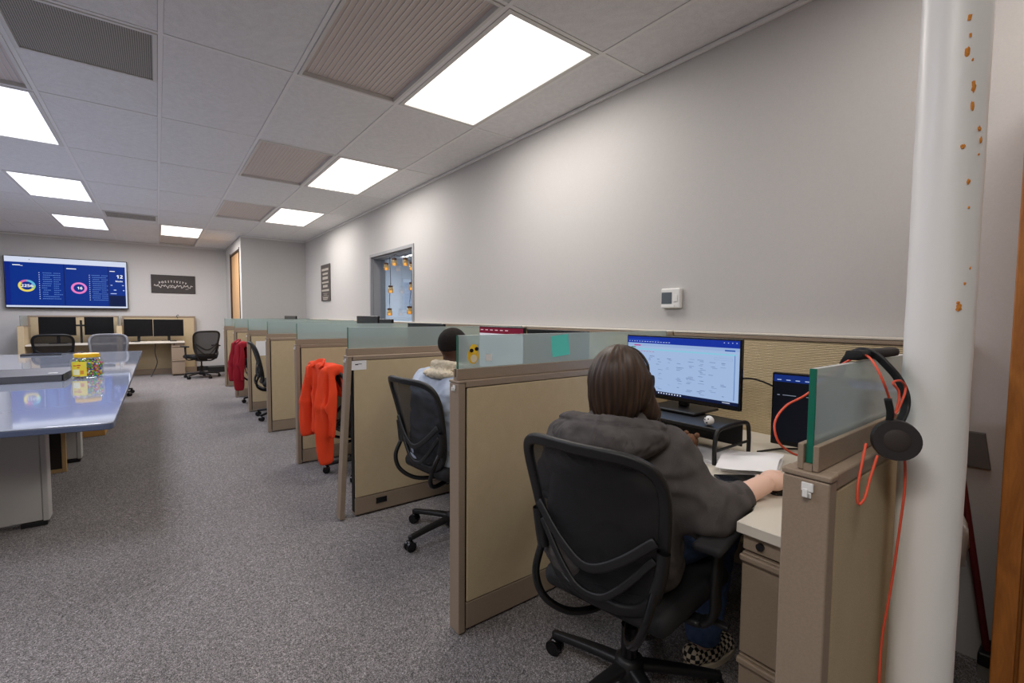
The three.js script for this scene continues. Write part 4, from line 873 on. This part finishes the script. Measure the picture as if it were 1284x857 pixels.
function handField(wrist, dir, up, side, flipSide) {                              // palm down hand: dir along fingers, side towards the thumb
  const at = (f, s, u) => [0, 1, 2].map(i => wrist[i] + dir[i] * f + side[i] * s + up[i] * u);
  const list = [[at(0, 0, 0), at(.03, 0, .004), .026, .028], [at(.03, .014, .004), at(.08, .026, .008), .02, .015], [at(.03, 0, .006), at(.085, .006, .012), .02, .015], [at(.03, -.014, .004), at(.08, -.016, .009), .02, .014], [at(.03, -.022, .0), at(.07, -.032, .004), .017, .012]];
  const fingers = [[.082, .027, .05, -.004], [.088, .007, .055, 0], [.083, -.015, .05, -.002], [.072, -.034, .04, -.006]];
  const fl = [];
  for (const [f, s, len, o] of fingers) { fl.push([at(f, s, .01), at(f + len * .5, s * 1.06, .014 + o), .0098, .0088], [at(f + len * .5, s * 1.06, .014 + o), at(f + len * .85, s * 1.08, -.006), .0088, .008], [at(f + len * .85, s * 1.08, -.006), at(f + len, s * 1.08, -.018), .008, .0072]); }
  fl.push([at(.015, .026, 0), at(.05, .048, -.004), .013, .0108], [at(.05, .048, -.004), at(.082, .05, -.014), .0105, .0085]);
  return (p) => Math.min(smin(chain(p, list, .02), 1e9, .01), chain(p, fl, .004) - 0) ;
}
function person(spec) {
  const { fr, J } = spec;
  const t = thing('person', spec.label, 'person', fr.o[0], 0, fr.o[1]);
  const off = V3(-fr.o[0], 0, fr.o[1]);
  const put = (name, g, m, parent, keep) => { flip(g); g.translate(off.x, off.y, off.z); return mesh(name, g, m, parent || t, keep); };
  const head = headField(fr, spec.hf, spec.hy);
  const bones = [[J.pelvis, J.chest, .1, .115], [J.chest, J.neck, .1, .06], [J.neck, J.skull, .057, .055], [J.hipL, J.hipR, .1, .1],
    [J.shL, J.shR, .07, .07], [J.shL, J.elL, .052, .042], [J.elL, J.wrL, .042, .028], [J.shR, J.elR, .052, .042], [J.elR, J.wrR, .044, .03],
    [J.hipL, J.knL, .085, .058], [J.knL, J.anL, .055, .04], [J.hipR, J.knR, .085, .058], [J.knR, J.anR, .055, .04]];
  const lo = spec.lo, hi = spec.hi;
  const bodyF = (p) => smin(chain(p, bones, .04), head(p), .02);
  const bodyG = solid(bodyF, lo, hi, .0125);
  // a finer head and hands, merged into the one body mesh
  const hc = fr.B(spec.hf, 0, spec.hy), around = (c, r) => [[c[0] - r, c[1] - r, c[2] - r], [c[0] + r, c[1] + r, c[2] + r]];
  const parts = [bodyG, solid(p => head(p) - .0006, ...around(hc, .135), .0042)];
  for (const h of spec.hands) parts.push(solid(h.fn, ...around(h.c, .105), .0034));
  const bm = put('body', mergeGeometries(parts.map(plain), false), spec.skin);
  for (const s of [-1, 1]) { const e = fr.B(spec.hf + .074, s * .03, spec.hy + .007); const g = new THREE.SphereGeometry(.012, 12, 8); g.translate(e[0] - fr.o[0], e[1], -e[2] + fr.o[1]); mesh('eye', g, M.blackGloss, bm); }
  return { t, put, bones, head };
}
{ // person in the dark grey hoodie
  const fr = personFrame(1.225, 1.02, .92, .39), B = fr.B;
  const J = { pelvis: B(-.02, 0, .56), chest: B(0, 0, .80), neck: B(.03, 0, .97), skull: B(.05, 0, 1.09), hipL: B(0, .09, .55), hipR: B(.02, -.09, .55), shL: B(.01, .17, .88), shR: B(.02, -.175, .88),
    elL: B(.12, .27, .70), wrL: B(.35, .2, .775), elR: [1.345, .715, .75], wrR: [1.545, .788, .668], knL: [1.64, .53, 1.2], anL: [1.66, .1, 1.22], knR: [1.655, .53, .885], anR: [1.615, .1, .905] };
  const dirR = [.985, -.08, .06], hR = { c: [1.615, .775, .672], fn: handField([1.565, .788, .666], dirR, [.08, .995, 0], [-.06, 0, .99]) };
  const wl = J.wrL, fdir = [fr.f[0], -.05, fr.f[1]], sideL = [-fr.l[0], 0, -fr.l[1]], hL = { c: [wl[0] + fdir[0] * .06, .775, wl[2] + fdir[2] * .06], fn: handField(wl, fdir, [0, 1, 0], sideL) };
  const P = person({ label: 'person in a dark grey hoodie and jeans sitting at the lit monitor', fr, J, hf: .05, hy: 1.105, skin: M.skinA, hands: [hR, hL], lo: [.98, .06, .58], hi: [1.8, 1.24, 1.42] });
  // hoodie
  const wr = (p) => .005 * noise.noise(p[0] * 26, p[1] * 17, p[2] * 26) + .0035 * Math.sin(p[1] * 70 + 6 * noise.noise(p[0] * 9, p[1] * 9, p[2] * 9));
  const lerp3 = (a, b, t) => [0, 1, 2].map(i => a[i] + (b[i] - a[i]) * t);
  const cuffR = lerp3(J.elR, J.wrR, .46), cuffL = lerp3(J.elL, J.wrL, .8);
  const torso = [[B(-.02, .08, .54), B(-.0, .08, .80), .155, .135], [B(-.02, -.08, .54), B(-.0, -.08, .80), .155, .135], [B(.01, .09, .85), B(.02, .05, .94), .1, .07], [B(.01, -.09, .85), B(.02, -.05, .94), .1, .07],
    [J.shL, J.elL, .085, .068], [J.elL, cuffL, .068, .05], [J.shR, J.elR, .088, .074], [J.elR, cuffR, .068, .05]];
  const hoodieF = (p) => {
    let d = chain(p, torso, .055) + wr(p);
    d = smax(d, .47 - p[1], .015);                                                // hem
    const q = inFrame(fr, p);
    // hollow for the neck
    d = smax(d, -cap(q, [.035, 0, .98], [.06, 0, 1.2], .068), .01);
    return d;
  };
  const hoodF = (p) => {                                                            // hood lying open on the back and shoulders
    const q = inFrame(fr, p);
    let h = ell(q, [-.06, 0, .95], [.155, .19, .088]);
    h = smin(h, ell(q, [-.17, 0, .915], [.055, .1, .055]), .05);
    h = smax(h, -ell(q, [.0, 0, 1.05], [.112, .128, .105]), .022);                  // open bowl round the neck
    h = smax(h, q[2] - (1.012 - .22 * (q[0] + .1)), .02);                            // rim
    h -= .0035 * Math.exp(-Math.pow(q[1] / .005, 2)) * (q[0] < -.1 ? 1 : 0);          // centre seam
    h += .004 * Math.exp(-Math.pow((q[2] - (.982 - .22 * (q[0] + .1))) / .006, 2));   // stitched hem below the rim
    return h + .005 * noise.noise(p[0] * 17, p[1] * 22, p[2] * 17) + .002 * noise.noise(p[0] * 50, p[1] * 50, p[2] * 50);
  };
  const hood = P.put('hoodie', solid(hoodieF, [.94, .46, .6], [1.6, 1.03, 1.44], .009), M.hoodie);
  hood.userData.label = 'dark grey hoodie with its hood down';
  P.put('hood', solid(hoodF, [.96, .82, .8], [1.44, 1.05, 1.28], .0055), M.hoodie, hood);
  const cuff = (a, b, r) => cyl(V3(a[0] - fr.o[0], a[1], -a[2] + fr.o[1]), V3(b[0] - fr.o[0], b[1], -b[2] + fr.o[1]), r, r * .94, 20);
  mesh('cuff', cuff(lerp3(J.elR, J.wrR, .5), lerp3(J.elR, J.wrR, .66), .0475), M.hoodie, hood);
  mesh('cuff', cuff(lerp3(J.elL, J.wrL, .74), lerp3(J.elL, J.wrL, .92), .046), M.hoodie, hood);
  // side seam stripe down the right sleeve
  // jeans
  const jeansF = (p) => { let d = chain(p, [[J.hipL, J.hipR, .125, .125], [J.hipL, J.knL, .1, .078], [J.knL, lerp3(J.knL, J.anL, .93), .074, .062], [J.hipR, J.knR, .1, .078], [J.knR, lerp3(J.knR, J.anR, .93), .076, .064]], .04) + .004 * noise.noise(p[0] * 22, p[1] * 22, p[2] * 22) + .002 * Math.sin(p[1] * 90 + 5 * noise.noise(p[0] * 12, p[1] * 12, p[2] * 12)); d = smax(d, .1 - p[1], .012); return d; };
  P.put('jeans', solid(jeansF, [1.06, .085, .76], [1.78, .7, 1.36], .0105), M.denim);
  // shoes
  for (const [an, fx, fd, tx] of [[J.anR, .96, -.12, 1], [J.anL, .95, .2, 0]]) {
    const A = (f, y) => [an[0] + f * fx, y, an[2] + f * fd];
    const upper = P.put('shoe', solid(p => { let d = chain(p, [[A(-.05, .055), A(.04, .05), .038, .04], [A(.04, .045), A(.15, .036), .042, .036]], .03); return smax(d, .016 - p[1], .006); }, [an[0] - .12, 0, an[2] - .12], [an[0] + .24, .12, an[2] + .12], .006), std({ map: checkerTex, roughness: .8 }));
    const solePts = []; for (let k = 0; k < 24; k++) { const a = k / 24 * 6.283; const f = .05 + Math.cos(a) * .145, s = Math.sin(a) * .045 * (1 + .12 * Math.cos(a)); solePts.push([an[0] + f * fx - s * fd - fr.o[0], an[2] + f * fd + s * fx - fr.o[1]]); }
    const sg = plate(solePts, .02, .002); sg.rotateX(-Math.PI / 2); sg.translate(0, .002, 0); mesh('sole', sg, std({ color: 0xcdbfa8, roughness: .8 }), upper);
  }
  // hair
  const hairF = (p) => {
    const q = inFrame(fr, p), a = [q[0] - .05, q[1], q[2] - 1.105];
    let d = ell(a, [-.018, 0, .028], [.104, .09, .098]);
    d = smin(d, ell(a, [-.055, 0, -.05], [.062, .088, .1]), .05);
    d = smin(d, cap(a, [.0, .075, .0], [-.005, .085, -.13], .03, .02), .04);
    d = smin(d, cap(a, [-.02, -.075, .0], [.03, -.095, -.11], .034, .03), .04);
    d = smin(d, cap(a, [.03, -.095, -.11], [.075, -.11, -.18], .03, .016), .03);
    d = smax(d, -ell(a, [.1, 0, -.03], [.075, .066, .11]), .02);                    // face opening
    const an = Math.atan2(a[1], -a[0] + .001);
    return d + .0024 * Math.sin(an * 34 + a[2] * 12 + 4 * noise.noise(an * 2, a[2] * 10, 1)) * clamp((.12 - a[2]) * 8, 0, 1) + .004 * noise.noise(an * 6, a[2] * 9, 3);
  };
  const hg = solid(hairF, [1.06, .88, .84], [1.46, 1.245, 1.26], .005);
  vertexPaint(hg, (x, y, z, c) => { const q = inFrame(fr, [x, y, z]), an = Math.atan2(q[1], -q[0] + .05); const s = .5 + .5 * Math.sin(an * 40 + 3 * noise.noise(an * 5, y * 6, 0)), n = .5 + .5 * noise.noise(an * 9, y * 5, 7); c.setRGB(.026 + .075 * n * s, .015 + .036 * n * s, .010 + .016 * n * s); });
  const col = hg.attributes.color.clone(); const hm2 = P.put('hair', hg, std({ vertexColors: true, roughness: .5 })); 
  // flip() swapped the second and third corner of each triangle: swap the colours the same way
  for (let k = 0; k < col.count; k += 3) { const a = [col.getX(k + 1), col.getY(k + 1), col.getZ(k + 1)]; col.setXYZ(k + 1, col.getX(k + 2), col.getY(k + 2), col.getZ(k + 2)); col.setXYZ(k + 2, ...a); }
  hm2.geometry.setAttribute('color', col);
  // headset worn on the head
  const hs = thing('worn_headset', 'thin black headset with microphone worn over the long brown hair', 'headset', fr.o[0], 1.0, fr.o[1]);
  const Lc = (f, l, y) => { const b = B(f, l, y); return V3(b[0] - fr.o[0], b[1] - 1.0, -b[2] + fr.o[1]); };
  mesh('headband', tube([Lc(.06, -.094, 1.11), Lc(.068, -.088, 1.165), Lc(.078, -.05, 1.208), Lc(.08, .0, 1.222), Lc(.078, .05, 1.208), Lc(.068, .088, 1.165), Lc(.06, .094, 1.11)], .0045, 40, 8), M.black, hs);
  for (const s of [-1, 1]) mesh('ear_cushion', cyl(Lc(.055, s * .092, 1.105), Lc(.055, s * .112, 1.105), .027, .024, 20), M.blackSoft, hs);
  mesh('microphone_boom', [tube([Lc(.06, -.11, 1.095), Lc(.11, -.108, 1.06), Lc(.15, -.08, 1.035)], .003, 20, 6), ball(Lc(.152, -.078, 1.034), .008, 10, 8)], M.black, hs);
}
{ // person in the pale denim jacket
  const fr = personFrame(1.355, 2.385, .96, .28), B = fr.B;
  const J = { pelvis: B(-.02, 0, .56), chest: B(0, 0, .82), neck: B(.03, 0, 1.0), skull: B(.05, 0, 1.12), hipL: B(0, .09, .55), hipR: B(0, -.09, .55), shL: B(.01, .2, .92), shR: B(.01, -.2, .92),
    elL: B(.12, .25, .72), wrL: B(.34, .18, .78), elR: B(.12, -.25, .72), wrR: B(.34, -.18, .78), knL: B(.42, .12, .53), anL: B(.4, .13, .1), knR: B(.42, -.12, .53), anR: B(.4, -.13, .1) };
  const fdir = [fr.f[0], -.05, fr.f[1]];
  const hand = (w, s) => ({ c: [w[0] + fdir[0] * .06, w[1] - .005, w[2] + fdir[2] * .06], fn: handField(w, fdir, [0, 1, 0], [fr.l[0] * s, 0, fr.l[1] * s]) });
  const P = person({ label: 'person in a pale denim jacket with a cream fleece collar, seated in the next cubicle', fr, J, hf: .05, hy: 1.14, skin: M.skinB, hands: [hand(J.wrL, -1), hand(J.wrR, 1)], lo: [1.1, .06, 2.0], hi: [1.9, 1.28, 2.86] });
  const lerp3 = (a, b, t) => [0, 1, 2].map(i => a[i] + (b[i] - a[i]) * t);
  const cuffL = lerp3(J.elL, J.wrL, .9), cuffR = lerp3(J.elR, J.wrR, .9);
  const list = [[B(-.02, .09, .52), B(-.01, .095, .85), .15, .145], [B(-.02, -.09, .52), B(-.01, -.095, .85), .15, .145], [B(0, .11, .89), B(.015, .05, .985), .115, .065], [B(0, -.11, .89), B(.015, -.05, .985), .115, .065], [J.shL, J.elL, .082, .062], [J.elL, cuffL, .062, .046], [J.shR, J.elR, .082, .062], [J.elR, cuffR, .062, .046]];
  const jk = P.put('denim_jacket', solid(p => { const q = inFrame(fr, p); let d = chain(p, list, .05) + .007 * noise.noise(p[0] * 20, p[1] * 14, p[2] * 20) + .004 * Math.sin(p[1] * 60 + 6 * noise.noise(p[0] * 9, p[1] * 9, p[2] * 9)); d -= .004 * Math.exp(-Math.pow((q[2] - .885) / .006, 2)) * (q[0] < 0 ? 1 : 0); d = smax(d, .46 - p[1], .012); return smax(d, -cap(q, [.035, 0, 1.0], [.05, 0, 1.2], .066), .01); }, [1.1, .45, 2.02], [1.86, 1.06, 2.82], .009), M.paleDenim);
  jk.userData.label = 'pale blue denim jacket';
  const col = P.put('fleece_collar', solid(p => { const q = inFrame(fr, p); let d = 1e9; const N = 12; for (let k = 0; k < N; k++) { const a0 = Math.PI * (.2 + 1.6 * k / N), a1 = Math.PI * (.2 + 1.6 * (k + 1) / N), R = a => [.02 + .085 * Math.cos(a), .105 * Math.sin(a), 1.024 - .022 * Math.cos(a) * 1]; d = Math.min(d, cap(q, R(a0), R(a1), .023)); } const R2 = ell(q, [-.075, 0, .99], [.045, .12, .03]); d = smin(d, R2, .03); d = smax(d, -cap(q, [.03, 0, .9], [.05, 0, 1.2], .062), .008); return d + .006 * noise.noise(p[0] * 80, p[1] * 80, p[2] * 80); }, [1.18, .9, 2.18], [1.58, 1.09, 2.62], .0065), M.sherpa);
  P.put('jeans', solid(p => smax(chain(p, [[J.hipL, J.hipR, .12, .12], [J.hipL, J.knL, .1, .076], [J.knL, lerp3(J.knL, J.anL, .93), .072, .06], [J.hipR, J.knR, .1, .076], [J.knR, lerp3(J.knR, J.anR, .93), .072, .06]], .04) + .003 * noise.noise(p[0] * 22, p[1] * 22, p[2] * 22), .1 - p[1], .012), [1.16, .085, 2.08], [1.92, .7, 2.84], .0115), M.denim);
  for (const an of [J.anR, J.anL]) { const A = (f, y) => [an[0] + f * fr.f[0], y, an[2] + f * fr.f[1]]; P.put('shoe', solid(p => smax(chain(p, [[A(-.05, .055), A(.04, .05), .042, .042], [A(.04, .045), A(.16, .036), .044, .036]], .03), .002 - p[1], .004), [an[0] - .12, -.004, an[2] - .14], [an[0] + .26, .13, an[2] + .14], .008), M.blackSoft); }
  const hr = P.put('short_hair', solid(p => { const q = inFrame(fr, p), a = [q[0] - .05, q[1], q[2] - 1.14]; let d = ell(a, [-.014, 0, .026], [.097, .077, .089]); d = smax(d, -ell(a, [.085, 0, -.06], [.11, .1, .12]), .02); d = smax(d, -a[2] - .035, .02); return d + .0018 * noise.noise(p[0] * 150, p[1] * 150, p[2] * 150); }, [1.26, 1.05, 2.22], [1.56, 1.285, 2.58], .005), std({ color: 0x17110e, roughness: 1 }));
}

// ------------------------------------------------------------------ jackets hung over chair backs
function jacket(label, x, d, fx, fd, mat, opt = {}) {                              // local frame of the chair: -z forward, back at +z
  const t = thing('draped_jacket', label, 'jacket', x, 0, d, turnTo(fx, fd));
  const top = opt.top, z0 = .35, hang = opt.hang, sl = opt.sleeve;
  const fold = (p) => { const k = clamp((top + .02 - p[1]) * 5, .1, 1); return k * (.016 * Math.sin(p[0] * 58 + 2.2 * noise.noise(p[0] * 5, p[1] * 3, 1) + p[1] * 5) + .006 * Math.sin(p[0] * 131 + p[1] * 9 + 3 * noise.noise(p[0] * 8, p[1] * 5, 4))) + .007 * noise.noise(p[0] * 16, p[1] * 9, p[2] * 16); };
  const slab = (p, hw0, hw1, y0, y1, za, zb, r) => { const u = clamp((y1 - p[1]) / (y1 - y0), 0, 1), z = za + (zb - za) * u, hw = hw0 + (hw1 - hw0) * u; const qx = Math.abs(p[0]) - hw + r, qy = Math.abs(p[1] - (y0 + y1) / 2) - (y1 - y0) / 2 + r, qz = Math.abs(p[2] - z) - .003; return Math.hypot(Math.max(qx, 0), Math.max(qy, 0), Math.max(qz, 0)) + Math.min(Math.max(qx, qy, qz), 0) - r; };
  const sleeve = (p, s, low, tilt) => { let q = cap(p, [s * .15, top - .03, z0 + .04], [s * .165, top - .3, z0 + .06], .04, .05); q = smin(q, cap(p, [s * .165, top - .3, z0 + .06], [s * .165 + tilt, low + .02, z0 + .055], .05, .045), .02); return smax(q, low - p[1], .008); };
  const f = (p) => {
    let dd = slab(p, .215, .25, hang, top + .02, z0 + .022, z0 + .03, .014);                           // back of the jacket behind the chair
    dd = smin(dd, slab(p, .21, .22, top - .22, top + .02, z0 - .05, z0 - .09, .014), .02);                // front laps over the chair back
    dd = smin(dd, cap(p, [-.19, top - .01, z0 - .01], [.19, top - .01, z0 - .01], .038), .03);                       // over the top edge
    dd = smin(dd, sleeve(p, 1, sl, -.03), .012); dd = smin(dd, sleeve(p, -1, sl + opt.skew, -.02), .012);
    return dd + fold(p);
  };
  mesh('cloth', solid(f, [-.3, sl - .02, z0 - .2], [.3, top + .1, z0 + .18], .0078), mat, t);
  mesh('collar', sweep([V3(-.09, top + .0, z0 + .06), V3(-.055, top + .034, z0 + .02), V3(0, top + .04, z0), V3(.055, top + .034, z0 + .02), V3(.09, top + .0, z0 + .06)], .045, .016, V3(0, .3, 1), 20), mat, t);
}
jacket('bright orange jacket hanging over a chair back with its sleeve near the floor', 1.385, 3.87, .98, .12, M.orange, { top: .915, hang: .38, sleeve: .19, skew: .16 });
jacket('dark red jacket hanging over a chair back in a far cubicle', 1.30, 7.86, .98, .1, M.red, { top: .9, hang: .36, sleeve: .24, skew: .1 });
renderer.render(scene, camera);
